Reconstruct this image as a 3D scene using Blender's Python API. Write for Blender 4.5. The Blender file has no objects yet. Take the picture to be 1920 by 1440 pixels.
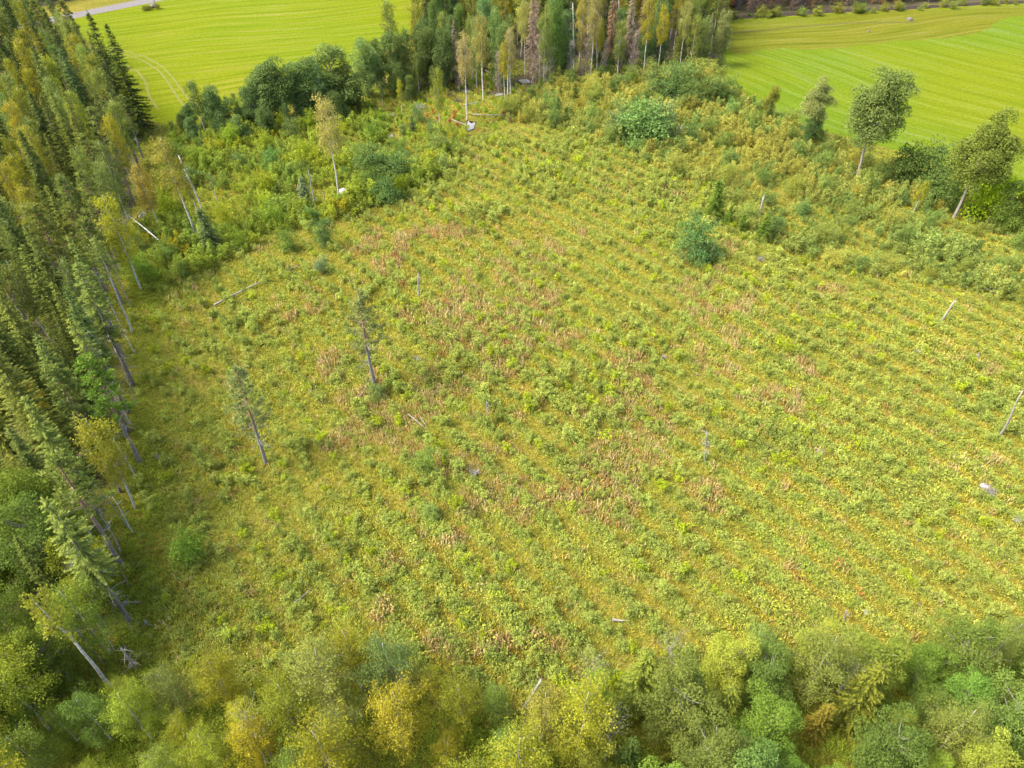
import bpy, bmesh, math
import numpy as np
from mathutils import Vector, Matrix

scene = bpy.context.scene
# ------------------------------------------------------------------ camera, sky, sun, exposure
CAM_H, PITCH, FPX = 60.0, math.radians(42.4), 1333.0        # metres, below horizon, focal length in pixels of a 1920 px wide picture
cam_d = bpy.data.cameras.new("camera")
cam_d.sensor_fit = 'HORIZONTAL'; cam_d.sensor_width = 36.0
cam_d.lens = 36.0 * FPX / 1920.0
cam_d.clip_start = 0.5; cam_d.clip_end = 4000.0
cam = bpy.data.objects.new("camera", cam_d)
scene.collection.objects.link(cam)
cam.location = (0, 0, CAM_H)
cam.rotation_euler = (math.pi / 2 - PITCH, 0, 0)
scene.camera = cam

SUN_EL, SUN_AZ = math.radians(52), math.radians(188)         # azimuth measured from +X, the sun stands to the west of the clearing
world = bpy.data.worlds.new("World"); scene.world = world
world.use_nodes = True
wn = world.node_tree.nodes; wl = world.node_tree.links
bg = wn["Background"]
sky = wn.new("ShaderNodeTexSky"); sky.sky_type = 'NISHITA'; sky.sun_disc = False
sky.sun_elevation = SUN_EL
sky.sun_rotation = math.pi / 2 - SUN_AZ
sky.air_density = 1.0; sky.dust_density = 6.0; sky.ozone_density = 0.6
wl.new(sky.outputs[0], bg.inputs[0]); bg.inputs[1].default_value = 0.15
sun_d = bpy.data.lights.new("sun", 'SUN'); sun_d.energy = 1.25; sun_d.angle = math.radians(18); sun_d.color = (1.0, 0.97, 0.91)
sun = bpy.data.objects.new("sun", sun_d); scene.collection.objects.link(sun)
sdir = Vector((math.cos(SUN_EL) * math.cos(SUN_AZ), math.cos(SUN_EL) * math.sin(SUN_AZ), math.sin(SUN_EL)))
sun.rotation_euler = sdir.to_track_quat('Z', 'Y').to_euler()
sun.location = (-60, 0, 90)

scene.view_settings.view_transform = 'Standard'; scene.view_settings.look = 'None'
scene.view_settings.gamma = 1.0; scene.view_settings.use_curve_mapping = False
scene.view_settings.exposure = 2.08
scene.render.engine = 'CYCLES'
scene.cycles.max_bounces = 5; scene.cycles.diffuse_bounces = 3; scene.cycles.glossy_bounces = 2
scene.cycles.transmission_bounces = 3; scene.cycles.transparent_max_bounces = 4
scene.cycles.caustics_reflective = False; scene.cycles.caustics_refractive = False

# ------------------------------------------------------------------ helpers
R = np.random.default_rng(7)
COL = scene.collection
cP, sP = math.cos(PITCH), math.sin(PITCH)

def at(px, py, z=0.0):
    """point at height z seen at photo pixel px, py (1920 x 1440)"""
    x = (px - 960) / FPX; y = -(py - 720) / FPX
    d = (x, cP + y * sP, -sP + y * cP)
    t = (z - CAM_H) / d[2]
    return d[0] * t, d[1] * t

def px_of(x, y, z=0.0):
    x = np.asarray(x, float); y = np.asarray(y, float); z = np.asarray(z, float)
    f = y * cP - (z - CAM_H) * sP
    u = y * sP + (z - CAM_H) * cP
    return 960 + FPX * x / f, 720 - FPX * u / f

def h_from(base, topy):
    """height of an upright thing standing at pixel base whose top reaches pixel row topy"""
    x, y = at(*base)
    v = -(topy - 720) / FPX
    sl = (-sP + v * cP) / (cP + v * sP)
    return CAM_H + y * sl

def poly(pxs):
    return np.array([at(*p) for p in pxs])

def inside(P, x, y):
    x = np.asarray(x, float); y = np.asarray(y, float)
    r = np.zeros(x.shape, bool)
    n = len(P)
    for i in range(n):
        x1, y1 = P[i]; x2, y2 = P[(i + 1) % n]
        if y1 == y2: continue
        c = ((y1 > y) != (y2 > y)) & (x < (x2 - x1) * (y - y1) / (y2 - y1) + x1)
        r ^= c
    return r

_lat = np.random.default_rng(3).random((8, 256, 256))
def vnoise(x, y, scale, k=0):
    x = np.asarray(x, float) / scale + 1000.3 + 17.7 * k; y = np.asarray(y, float) / scale + 1000.7 + 9.1 * k
    xi = np.floor(x).astype(int); yi = np.floor(y).astype(int)
    fx = x - xi; fy = y - yi
    fx = fx * fx * (3 - 2 * fx); fy = fy * fy * (3 - 2 * fy)
    L = _lat[k % 8]
    a = L[xi % 256, yi % 256]; b = L[(xi + 1) % 256, yi % 256]
    c = L[xi % 256, (yi + 1) % 256]; d = L[(xi + 1) % 256, (yi + 1) % 256]
    return (a * (1 - fx) + b * fx) * (1 - fy) + (c * (1 - fx) + d * fx) * fy

def sm(a, b, x):
    t = np.clip((np.asarray(x, float) - a) / (b - a), 0, 1)
    return t * t * (3 - 2 * t)

ROW_A = math.radians(-50.5)                                    # direction of the planting furrows and of the mowing on the east field
def row_phase(x, y):
    s = -np.asarray(x) * math.sin(ROW_A) + np.asarray(y) * math.cos(ROW_A)
    s = s + .7 * (vnoise(x, y, 18, 5) - 0.5) * 2
    return 0.5 + 0.5 * np.cos(2 * math.pi * s / 3.1)            # 1 on a ridge, 0 in a furrow

# zones, outlined on the ground
CLEAR = poly([(300, 1330), (245, 1180), (258, 860), (250, 560), (420, 470), (560, 400), (760, 350), (830, 270), (1040, 235), (1180, 290),
              (1330, 340), (1500, 480), (1920, 560), (2120, 620), (2120, 1250), (1650, 1200), (1300, 1230), (1060, 1330), (640, 1300)])
THICK_E = poly([(1000, 165), (1160, 130), (1330, 140), (1440, 225), (1590, 275), (1700, 325), (1920, 470), (2100, 590), (1940, 575), (1560, 505),
                (1420, 450), (1340, 360), (1180, 300), (1040, 240), (930, 225)])
THICK_W = poly([(330, 265), (690, 205), (880, 255), (830, 330), (760, 375), (560, 430), (400, 500), (275, 560), (262, 470), (300, 380)])
FIELD_W = poly([(120, 42), (292, 2), (420, -22), (700, -40), (800, -25), (790, 20), (775, 60), (690, 110), (640, 150), (500, 185), (400, 225), (335, 248),
                (285, 228), (245, 205), (215, 150), (180, 90)])
FIELD_E = poly([(1310, 140), (1345, 112), (1370, 36), (1500, 30), (1640, 22), (1800, 14), (2000, 4), (2200, 0), (2400, 120), (2250, 560), (2100, 560), (1920, 455), (1760, 310),
                (1600, 262), (1450, 225), (1365, 172)])

# ---- terrain: gentle furrows and hummocks in the clearing, level elsewhere
_gx = np.arange(-170, 171, 2.0); _gy = np.arange(0, 261, 2.0)
_GX, _GY = np.meshgrid(_gx, _gy, indexing='ij')
_gm = inside(CLEAR, _GX, _GY).astype(float)
for _ in range(4):
    _gm = (np.pad(_gm, 1, mode='edge')[:-2, 1:-1] + np.pad(_gm, 1, mode='edge')[2:, 1:-1] + np.pad(_gm, 1, mode='edge')[1:-1, :-2]
           + np.pad(_gm, 1, mode='edge')[1:-1, 2:] + _gm) / 5
def gmask(x, y):
    fx = np.clip((np.asarray(x, float) + 170) / 2, 0, len(_gx) - 1.001); fy = np.clip(np.asarray(y, float) / 2, 0, len(_gy) - 1.001)
    i = fx.astype(int); j = fy.astype(int); a = fx - i; b = fy - j
    return (_gm[i, j] * (1 - a) + _gm[i + 1, j] * a) * (1 - b) + (_gm[i, j + 1] * (1 - a) + _gm[i + 1, j + 1] * a) * b
def gz(x, y):
    m = gmask(x, y)
    return m * (0.22 * (row_phase(x, y) - 0.5) + 0.5 * (vnoise(x, y, 9, 1) - 0.5) + 0.25 * (vnoise(x, y, 3, 2) - 0.5))

# ------------------------------------------------------------------ mesh building from arrays (quads only)
class MB:
    def __init__(s): s.V = []; s.F = []; s.m = []; s.v = []; s.sm = []; s.n = 0
    def add(s, V, F, mat=0, var=None, smooth=False):
        V = np.asarray(V, float).reshape(-1, 3); F = np.asarray(F, int).reshape(-1, 4)
        s.V.append(V); s.F.append(F + s.n); s.n += len(V)
        s.m.append(np.full(len(F), mat)); s.sm.append(np.full(len(F), smooth))
        s.v.append(np.full(len(F), 0.5) if var is None else np.broadcast_to(np.asarray(var, float), (len(F),)))
    def build(s, name, mats):
        me = bpy.data.meshes.new(name)
        V = np.concatenate(s.V); F = np.concatenate(s.F)
        me.vertices.add(len(V)); me.vertices.foreach_set("co", V.astype(np.float32).ravel())
        me.loops.add(F.size); me.loops.foreach_set("vertex_index", F.astype(np.int32).ravel())
        me.polygons.add(len(F))
        me.polygons.foreach_set("loop_start", (np.arange(len(F)) * 4).astype(np.int32))
        me.polygons.foreach_set("loop_total", np.full(len(F), 4, np.int32))
        me.polygons.foreach_set("material_index", np.concatenate(s.m).astype(np.int32))
        me.polygons.foreach_set("use_smooth", np.concatenate(s.sm).astype(bool))
        a = me.attributes.new("var", 'FLOAT', 'FACE'); a.data.foreach_set("value", np.concatenate(s.v).astype(np.float32))
        for m in mats: me.materials.append(m)
        me.update(calc_edges=True)
        return me

def unit(a):
    return a / np.maximum(np.linalg.norm(a, axis=-1, keepdims=True), 1e-9)

def leaves(mb, C, D, N, L, W, var, mat=0):
    """lozenge leaves: centre, axis, normal, length, width"""
    D = unit(D); S = unit(np.cross(D, N)); n = len(C)
    L = np.broadcast_to(np.asarray(L, float), (n,))[:, None]; W = np.broadcast_to(np.asarray(W, float), (n,))[:, None]
    V = np.stack([C - D * L * .5, C + S * W * .5 + D * L * .08, C + D * L * .5, C - S * W * .5 + D * L * .08], 1)
    mb.add(V, np.arange(4 * n).reshape(n, 4), mat, var)

def tube(mb, P, rad, k=5, mat=0, var=None, cap=True):
    P = np.asarray(P, float); n = len(P); rad = np.broadcast_to(np.asarray(rad, float), (n,))
    T = unit(np.gradient(P, axis=0)); ref = np.array([0.31, 0.95, 0.05]) if abs(T[0][2]) > .6 else np.array([0, 0, 1.0])
    A = unit(np.cross(T, ref)); B = np.cross(T, A)
    th = np.arange(k) * 2 * math.pi / k
    V = P[:, None] + rad[:, None, None] * (np.cos(th)[None, :, None] * A[:, None] + np.sin(th)[None, :, None] * B[:, None])
    F = [[i * k + j, i * k + (j + 1) % k, (i + 1) * k + (j + 1) % k, (i + 1) * k + j] for i in range(n - 1) for j in range(k)]
    V = V.reshape(-1, 3)
    if cap:
        V = np.vstack([V, P[-1:]]); c = len(V) - 1
        F += [[(n - 1) * k + j, (n - 1) * k + (j + 1) % k, (n - 1) * k + (j + 2) % k, c] for j in range(0, k - 1, 2)]
    mb.add(V, F, mat, var, True)

def bez(a, b, c, n=5):
    t = np.linspace(0, 1, n)[:, None]
    return (1 - t) ** 2 * np.asarray(a) + 2 * t * (1 - t) * np.asarray(b) + t * t * np.asarray(c)

# ------------------------------------------------------------------ materials
def new_mat(name):
    m = bpy.data.materials.new(name); m.use_nodes = True
    nt = m.node_tree; nt.nodes.clear()
    return m, nt, nt.nodes.new, nt.links.new

def vmath(nt, op, a, b):
    n = nt.nodes.new("ShaderNodeVectorMath"); n.operation = op
    for i, v in enumerate((a, b)):
        if isinstance(v, (tuple, list)): n.inputs[i].default_value = v
        else: nt.links.new(v, n.inputs[i])
    return n.outputs[0]

def ramp(nt, fac, stops):
    n = nt.nodes.new("ShaderNodeValToRGB"); cr = n.color_ramp
    while len(cr.elements) < len(stops): cr.elements.new(0.5)
    for e, (p, c) in zip(cr.elements, stops): e.position = p; e.color = (*c, 1)
    nt.links.new(fac, n.inputs[0]); return n.outputs[0]

def leaf_mat(name, stops, trans=0.35, instancer=False, gain=1.85):
    """leaf colour = the plant's own colour (object or instance) x variation from leaf to leaf"""
    m, nt, N, L = new_mat(name)
    at_ = N("ShaderNodeAttribute"); at_.attribute_name = "var"
    rmp = ramp(nt, at_.outputs["Fac"], stops)
    if instancer:
        ia = N("ShaderNodeAttribute"); ia.attribute_type = 'INSTANCER'; ia.attribute_name = "tcol"; col = ia.outputs["Color"]
    else:
        oi = N("ShaderNodeObjectInfo"); col = oi.outputs["Color"]
    c = vmath(nt, 'MULTIPLY', vmath(nt, 'MULTIPLY', rmp, col), (gain * 0.96, gain * 1.02, gain * 0.95))
    d = N("ShaderNodeBsdfDiffuse"); t = N("ShaderNodeBsdfTranslucent"); mx = N("ShaderNodeMixShader"); mx.inputs[0].default_value = trans
    L(c, d.inputs[0])
    L(vmath(nt, 'MULTIPLY', c, (1.1, 1.1, 0.7)), t.inputs[0])
    L(d.outputs[0], mx.inputs[1]); L(t.outputs[0], mx.inputs[2])
    o = N("ShaderNodeOutputMaterial"); L(mx.outputs[0], o.inputs[0])
    return m

def bark_mat(name, stops, scale=(1, 1, 1), rough=0.9, bump=0.3, nscale=6.0):
    m, nt, N, L = new_mat(name)
    tc = N("ShaderNodeTexCoord"); mp = N("ShaderNodeMapping"); mp.inputs["Scale"].default_value = scale
    L(tc.outputs["Object"], mp.inputs[0])
    nz = N("ShaderNodeTexNoise"); nz.inputs["Scale"].default_value = nscale; nz.inputs["Detail"].default_value = 3
    L(mp.outputs[0], nz.inputs[0])
    c = ramp(nt, nz.outputs[0], stops)
    b = N("ShaderNodeBsdfPrincipled"); b.inputs["Roughness"].default_value = rough; b.inputs["Specular IOR Level"].default_value = 0.15
    L(c, b.inputs["Base Color"])
    if bump:
        bp = N("ShaderNodeBump"); bp.inputs["Strength"].default_value = bump; bp.inputs["Distance"].default_value = 0.05
        L(nz.outputs[0], bp.inputs["Height"]); L(bp.outputs[0], b.inputs["Normal"])
    o = N("ShaderNodeOutputMaterial"); L(b.outputs[0], o.inputs[0])
    return m

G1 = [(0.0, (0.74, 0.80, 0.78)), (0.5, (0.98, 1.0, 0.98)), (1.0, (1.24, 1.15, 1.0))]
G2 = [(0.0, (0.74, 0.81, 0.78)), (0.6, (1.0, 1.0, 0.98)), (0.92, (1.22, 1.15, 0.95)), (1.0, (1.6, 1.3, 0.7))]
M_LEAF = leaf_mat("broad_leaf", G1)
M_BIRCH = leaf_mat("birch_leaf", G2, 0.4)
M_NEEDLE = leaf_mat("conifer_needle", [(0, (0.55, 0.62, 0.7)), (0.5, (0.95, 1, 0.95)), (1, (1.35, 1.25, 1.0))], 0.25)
M_DRY = leaf_mat("dry_needle", [(0, (0.7, 0.7, 0.7)), (1, (1.3, 1.25, 1.2))], 0.15)
M_COVER = leaf_mat("herb_leaf", [(0, (0.62, 0.68, 0.7)), (0.5, (1, 1, 1)), (1, (1.4, 1.3, 1.15))], 0.35, True, 2.05)
M_BARK_B = bark_mat("birch_bark", [(0.3, (0.10, 0.09, 0.075)), (0.42, (0.36, 0.345, 0.31)), (0.7, (0.54, 0.52, 0.47))], (1, 1, 2.5), nscale=2.5)
M_BARK_S = bark_mat("spruce_bark", [(0.3, (0.09, 0.075, 0.065)), (0.7, (0.2, 0.17, 0.15))], (6, 6, 1))
M_BARK_G = bark_mat("grey_bark", [(0.3, (0.14, 0.125, 0.105)), (0.7, (0.28, 0.255, 0.22))], (5, 5, 1))
M_DEAD = bark_mat("weathered_wood", [(0.3, (0.13, 0.122, 0.108)), (0.7, (0.31, 0.295, 0.262))], (8, 8, 1))
M_TWIG = bark_mat("brown_twig", [(0.3, (0.06, 0.05, 0.04)), (0.7, (0.13, 0.11, 0.09))], (4, 4, 1), bump=0)

def pine_bark():
    m, nt, N, L = new_mat("pine_bark")
    tc = N("ShaderNodeTexCoord"); sp = N("ShaderNodeSeparateXYZ"); L(tc.outputs["Object"], sp.inputs[0])
    nz = N("ShaderNodeTexNoise"); nz.inputs["Scale"].default_value = 9; L(tc.outputs["Object"], nz.inputs[0])
    mr = N("ShaderNodeMapRange"); mr.inputs[1].default_value = 5; mr.inputs[2].default_value = 8.5; L(sp.outputs[2], mr.inputs[0])
    a = ramp(nt, nz.outputs[0], [(0.3, (0.10, 0.09, 0.085)), (0.7, (0.24, 0.22, 0.2))])
    b = ramp(nt, nz.outputs[0], [(0.3, (0.15, 0.085, 0.055)), (0.7, (0.28, 0.18, 0.125))])
    mx = N("ShaderNodeMix"); mx.data_type = 'RGBA'; L(mr.outputs[0], mx.inputs[0]); L(a, mx.inputs[6]); L(b, mx.inputs[7])
    p = N("ShaderNodeBsdfPrincipled"); p.inputs["Roughness"].default_value = .9; L(mx.outputs[2], p.inputs["Base Color"])
    o = N("ShaderNodeOutputMaterial"); L(p.outputs[0], o.inputs[0]); return m
M_BARK_P = pine_bark()

def ground_mat():
    m, nt, N, L = new_mat("mossy_ground")
    g = N("ShaderNodeNewGeometry")
    n1 = N("ShaderNodeTexNoise"); n1.inputs["Scale"].default_value = 0.12; n1.inputs["Detail"].default_value = 4; L(g.outputs["Position"], n1.inputs[0])
    n2 = N("ShaderNodeTexNoise"); n2.inputs["Scale"].default_value = 2.2; n2.inputs["Detail"].default_value = 5; n2.inputs["Roughness"].default_value = .7; L(g.outputs["Position"], n2.inputs[0])
    a = ramp(nt, n1.outputs[0], [(0.3, (0.085, 0.095, 0.012)), (0.55, (0.145, 0.13, 0.020)), (0.75, (0.165, 0.13, 0.03))])
    b = ramp(nt, n2.outputs[0], [(0.3, (0.5, 0.55, 0.6)), (0.55, (1, 1, 1)), (0.8, (1.5, 1.4, 1.3))])
    p = N("ShaderNodeBsdfPrincipled"); p.inputs["Roughness"].default_value = 1; p.inputs["Specular IOR Level"].default_value = 0.05
    L(vmath(nt, 'MULTIPLY', a, b), p.inputs["Base Color"])
    bp = N("ShaderNodeBump"); bp.inputs["Strength"].default_value = .8; bp.inputs["Distance"].default_value = .25; L(n2.outputs[0], bp.inputs["Height"]); L(bp.outputs[0], p.inputs["Normal"])
    o = N("ShaderNodeOutputMaterial"); L(p.outputs[0], o.inputs[0]); return m

def field_mat(name, ang, lo, mid, hi, stripes, patch):
    """mown grass: long streaks along the mowing direction, swaths, broad patches"""
    m, nt, N, L = new_mat(name)
    g = N("ShaderNodeNewGeometry")
    wn_ = N("ShaderNodeTexNoise"); wn_.inputs["Scale"].default_value = 0.014; wn_.inputs["Detail"].default_value = 1; L(g.outputs["Position"], wn_.inputs[0])
    warp = vmath(nt, 'ADD', g.outputs["Position"], vmath(nt, 'MULTIPLY', vmath(nt, 'SUBTRACT', wn_.outputs["Color"], (.5, .5, .5)), (22, 22, 0)))
    mp = N("ShaderNodeVectorRotate"); mp.rotation_type = 'Z_AXIS'; mp.inputs["Angle"].default_value = -ang; L(warp, mp.inputs[0])
    st = N("ShaderNodeMapping"); st.inputs["Scale"].default_value = (0.03, 0.55, 1); L(mp.outputs[0], st.inputs[0])
    n1 = N("ShaderNodeTexNoise"); n1.inputs["Scale"].default_value = 1.0; n1.inputs["Detail"].default_value = 5; n1.inputs["Roughness"].default_value = .65; L(st.outputs[0], n1.inputs[0])
    n3 = N("ShaderNodeTexNoise"); n3.inputs["Scale"].default_value = 0.022; n3.inputs["Detail"].default_value = 3; L(g.outputs["Position"], n3.inputs[0])
    n4 = N("ShaderNodeTexNoise"); n4.inputs["Scale"].default_value = 1.6; n4.inputs["Detail"].default_value = 4; n4.inputs["Roughness"].default_value = .75; L(g.outputs["Position"], n4.inputs[0])
    wv = N("ShaderNodeTexWave"); wv.wave_type = 'BANDS'; wv.bands_direction = 'Y'; wv.inputs["Scale"].default_value = stripes; wv.inputs["Distortion"].default_value = 5.0
    wv.inputs["Detail"].default_value = 2; wv.inputs["Detail Scale"].default_value = 0.3
    st2 = N("ShaderNodeMapping"); st2.inputs["Scale"].default_value = (0.12, 1, 1); L(mp.outputs[0], st2.inputs[0]); L(st2.outputs[0], wv.inputs[0])
    a = ramp(nt, n1.outputs[0], [(0.3, lo), (0.5, mid), (0.68, hi)])
    b = ramp(nt, n3.outputs[0], [(0.38, (1, 1, 1)), (0.62, patch)])
    c = ramp(nt, wv.outputs[0], [(0.0, (0.94, 0.93, 0.92)), (0.2, (1, 1, 1)), (0.88, (1, 1, 1)), (1.0, (1.06, 1.02, 1.15))])
    d = ramp(nt, n4.outputs[0], [(0.3, (0.78, 0.8, 0.8)), (0.7, (1.2, 1.17, 1.15))])
    col = vmath(nt, 'MULTIPLY', vmath(nt, 'MULTIPLY', a, b), vmath(nt, 'MULTIPLY', c, d))
    p = N("ShaderNodeBsdfPrincipled"); p.inputs["Roughness"].default_value = 1; p.inputs["Specular IOR Level"].default_value = 0.05
    L(col, p.inputs["Base Color"])
    bp = N("ShaderNodeBump"); bp.inputs["Strength"].default_value = .6; bp.inputs["Distance"].default_value = .2; L(n4.outputs[0], bp.inputs["Height"]); L(bp.outputs[0], p.inputs["Normal"])
    o = N("ShaderNodeOutputMaterial"); L(p.outputs[0], o.inputs[0]); return m

def plain_mat(name, stops, scale, rough=.95, bump=.3):
    m, nt, N, L = new_mat(name)
    g = N("ShaderNodeNewGeometry"); n = N("ShaderNodeTexNoise"); n.inputs["Scale"].default_value = scale; n.inputs["Detail"].default_value = 5; n.inputs["Roughness"].default_value = .7
    L(g.outputs["Position"], n.inputs[0])
    p = N("ShaderNodeBsdfPrincipled"); p.inputs["Roughness"].default_value = rough; p.inputs["Specular IOR Level"].default_value = .2
    L(ramp(nt, n.outputs[0], stops), p.inputs["Base Color"])
    bp = N("ShaderNodeBump"); bp.inputs["Strength"].default_value = bump; bp.inputs["Distance"].default_value = .1; L(n.outputs[0], bp.inputs["Height"]); L(bp.outputs[0], p.inputs["Normal"])
    o = N("ShaderNodeOutputMaterial"); L(p.outputs[0], o.inputs[0]); return m

M_GROUND = ground_mat()
M_FIELD_W = field_mat("hay_field", math.radians(22), (0.064, 0.094, 0.002), (0.086, 0.120, 0.002), (0.120, 0.132, 0.018), 0.055, (1.12, 1.0, 1.0))
M_FIELD_E = field_mat("green_field", ROW_A, (0.070, 0.100, 0.003), (0.092, 0.116, 0.003), (0.110, 0.132, 0.018), 0.05, (0.80, 0.98, 1.6))
M_ROUGH = field_mat("rough_pasture", math.radians(12), (0.052, 0.070, 0.005), (0.078, 0.100, 0.006), (0.100, 0.114, 0.02), 0.05, (1.15, 0.95, 1.1))
M_ROAD = plain_mat("gravel", [(0.3, (0.085, 0.08, 0.076)), (0.7, (0.14, 0.133, 0.127))], 1.5)
M_ROCK = plain_mat("pale_rock", [(0.3, (0.05, 0.046, 0.04)), (0.7, (0.15, 0.142, 0.13))], 3.0)
M_ROCKW = plain_mat("white_rock", [(0.3, (0.18, 0.17, 0.155)), (0.7, (0.34, 0.325, 0.30))], 3.0)
M_PEAT = plain_mat("peat", [(0.3, (0.014, 0.011, 0.009)), (0.7, (0.04, 0.032, 0.024))], 2.0)
M_WHITE = plain_mat("white_paint", [(0.3, (0.7, 0.7, 0.7)), (0.7, (0.8, 0.8, 0.8))], 3.0, .5, 0)

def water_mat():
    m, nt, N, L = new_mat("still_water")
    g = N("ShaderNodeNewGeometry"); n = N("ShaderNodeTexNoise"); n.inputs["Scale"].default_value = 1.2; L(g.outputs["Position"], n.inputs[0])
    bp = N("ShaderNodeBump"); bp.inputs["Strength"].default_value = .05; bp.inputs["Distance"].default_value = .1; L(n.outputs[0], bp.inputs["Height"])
    p = N("ShaderNodeBsdfPrincipled"); p.inputs["Roughness"].default_value = .12; p.inputs["Base Color"].default_value = (.17, .17, .16, 1); p.inputs["IOR"].default_value = 1.33  # pale base colour stands in for the white sky reflected in the pools
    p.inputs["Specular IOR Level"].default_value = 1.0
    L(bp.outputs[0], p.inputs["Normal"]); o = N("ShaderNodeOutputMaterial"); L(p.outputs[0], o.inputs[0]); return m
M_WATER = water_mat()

# ------------------------------------------------------------------ objects, tags
def tag(o, label, cat=None, group=None, kind=None):
    if label: o["label"] = label
    if cat: o["category"] = cat
    if group: o["group"] = group
    if kind: o["kind"] = kind
    return o

def obj(name, me, parent=None, loc=(0, 0, 0), color=None):
    o = bpy.data.objects.new(name, me); COL.objects.link(o); o.location = loc
    if parent: o.parent = parent
    if color is not None: o.color = (*color, 1)
    return o

def smooth_outline(P, n=6, jit=0.0, rng=None):
    P = np.asarray(P); m = len(P); out = []
    for i in range(m):
        p0, p1, p2, p3 = P[i - 1], P[i], P[(i + 1) % m], P[(i + 2) % m]
        for t in np.arange(n) / n:
            q = .5 * ((2 * p1) + (-p0 + p2) * t + (2 * p0 - 5 * p1 + 4 * p2 - p3) * t * t + (-p0 + 3 * p1 - 3 * p2 + p3) * t ** 3)
            if jit: q = q + rng.normal(0, jit, 2)
            out.append(q)
    return np.array(out)

def sheet(name, P, z, mat, jit=0.3, n=6):
    Q = smooth_outline(P, n, jit, np.random.default_rng(5))
    me = bpy.data.meshes.new(name); bm = bmesh.new()
    f = bm.faces.new([bm.verts.new((x, y, z)) for x, y in Q])
    bmesh.ops.triangulate(bm, faces=[f])
    bmesh.ops.recalc_face_normals(bm, faces=bm.faces)
    if bm.faces[:][0].normal.z < 0: bmesh.ops.reverse_faces(bm, faces=bm.faces)
    bm.to_mesh(me); bm.free(); me.materials.append(mat)
    return obj(name, me)

# ------------------------------------------------------------------ ground, fields, road, water
def build_ground():
    xs = np.concatenate([[-2500, -900, -400, -250], np.arange(-170, 171, 1.25), [250, 400, 900, 2500]])
    ys = np.concatenate([[-1500, -500, -150, -50], np.arange(-10, 190, 1.25), np.arange(192, 262, 5), [300, 400, 800, 3000]])
    X, Y = np.meshgrid(xs, ys, indexing='ij'); Z = gz(X, Y)
    V = np.stack([X, Y, Z], -1).reshape(-1, 3); nx, ny = len(xs), len(ys)
    i, j = np.meshgrid(np.arange(nx - 1), np.arange(ny - 1), indexing='ij')
    a = (i * ny + j).ravel(); F = np.stack([a, a + ny, a + ny + 1, a + 1], 1)
    mb = MB(); mb.add(V, F, 0, None, True)
    return tag(obj("ground", mb.build("ground", [M_GROUND])), "mossy yellow-green ground of the felled clearing", kind="structure")
build_ground()
tag(sheet("field", FIELD_W, 0.03, M_FIELD_W), "bright yellow-green mown field between the road and the leafy trees", kind="structure")
tag(sheet("field", FIELD_E, 0.03, M_FIELD_E), "green mown field with diagonal streaks behind the tall aspens", kind="structure")
tag(sheet("pasture", poly([(1362, 62), (1371, 38), (1500, 32), (1640, 23), (1800, 15), (2000, 6), (2100, 8), (1900, 32), (1840, 60), (1760, 72), (1650, 80), (1560, 92), (1450, 92), (1375, 100)]),
          0.036, M_ROUGH, .5), "dull olive rough pasture at the far end of the striped field", kind="structure")

def strip(name, pts, w, z, mat):
    P = np.array([at(*p) for p in pts]); T = unit(np.gradient(P, axis=0)); Nn = np.stack([-T[:, 1], T[:, 0]], 1)
    V = np.concatenate([np.c_[P + Nn * w / 2, np.full(len(P), z)], np.c_[P - Nn * w / 2, np.full(len(P), z)]]); n = len(P)
    F = [[i, i + n, i + n + 1, i + 1] for i in range(n - 1)]
    mb = MB(); mb.add(V, F); return obj(name, mb.build(name, [mat]))
tag(strip("road", [(-160, 92), (-60, 72), (35, 50), (100, 37), (190, 19), (290, -1), (400, -22), (560, -50)], 6.0, 0.05, M_ROAD),
    "pale gravel road along the edge of the mown field", kind="structure")

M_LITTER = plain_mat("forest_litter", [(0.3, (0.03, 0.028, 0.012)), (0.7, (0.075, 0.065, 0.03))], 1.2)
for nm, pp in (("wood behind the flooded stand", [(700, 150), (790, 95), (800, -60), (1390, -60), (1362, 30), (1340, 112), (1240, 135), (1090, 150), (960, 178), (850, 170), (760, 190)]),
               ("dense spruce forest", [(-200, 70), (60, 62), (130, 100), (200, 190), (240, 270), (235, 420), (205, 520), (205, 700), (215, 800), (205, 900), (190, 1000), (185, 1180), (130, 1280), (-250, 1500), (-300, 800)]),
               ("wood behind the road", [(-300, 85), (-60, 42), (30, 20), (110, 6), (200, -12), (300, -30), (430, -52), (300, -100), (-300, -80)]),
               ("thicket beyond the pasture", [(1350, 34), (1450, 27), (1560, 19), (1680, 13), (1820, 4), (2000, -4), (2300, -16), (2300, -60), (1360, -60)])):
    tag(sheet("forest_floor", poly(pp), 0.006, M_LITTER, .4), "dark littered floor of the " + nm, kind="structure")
M_TRACK = plain_mat("bare_track", [(0.35, (0.088, 0.105, 0.006)), (0.65, (0.125, 0.115, 0.03))], .9)
for k, pp in enumerate(([(205, 92), (240, 97), (275, 108), (305, 125), (325, 148), (345, 175), (372, 205)], [(205, 97), (238, 103), (268, 114), (296, 131), (312, 150), (330, 178), (352, 210)],
                        [(235, 122), (258, 134), (272, 152), (280, 180), (296, 205)], [(1372, 62), (1480, 52), (1600, 43), (1720, 42)])):
    tag(strip("track", pp, .55, .042, M_TRACK if k < 3 else M_LITTER), ["outer tan tyre track curving across the mown field", "inner tan tyre track curving across the mown field", "short tan tyre track near the spruce corner", "thin dark ditch across the rough pasture"][k], kind="structure")
WATER = []
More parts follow.
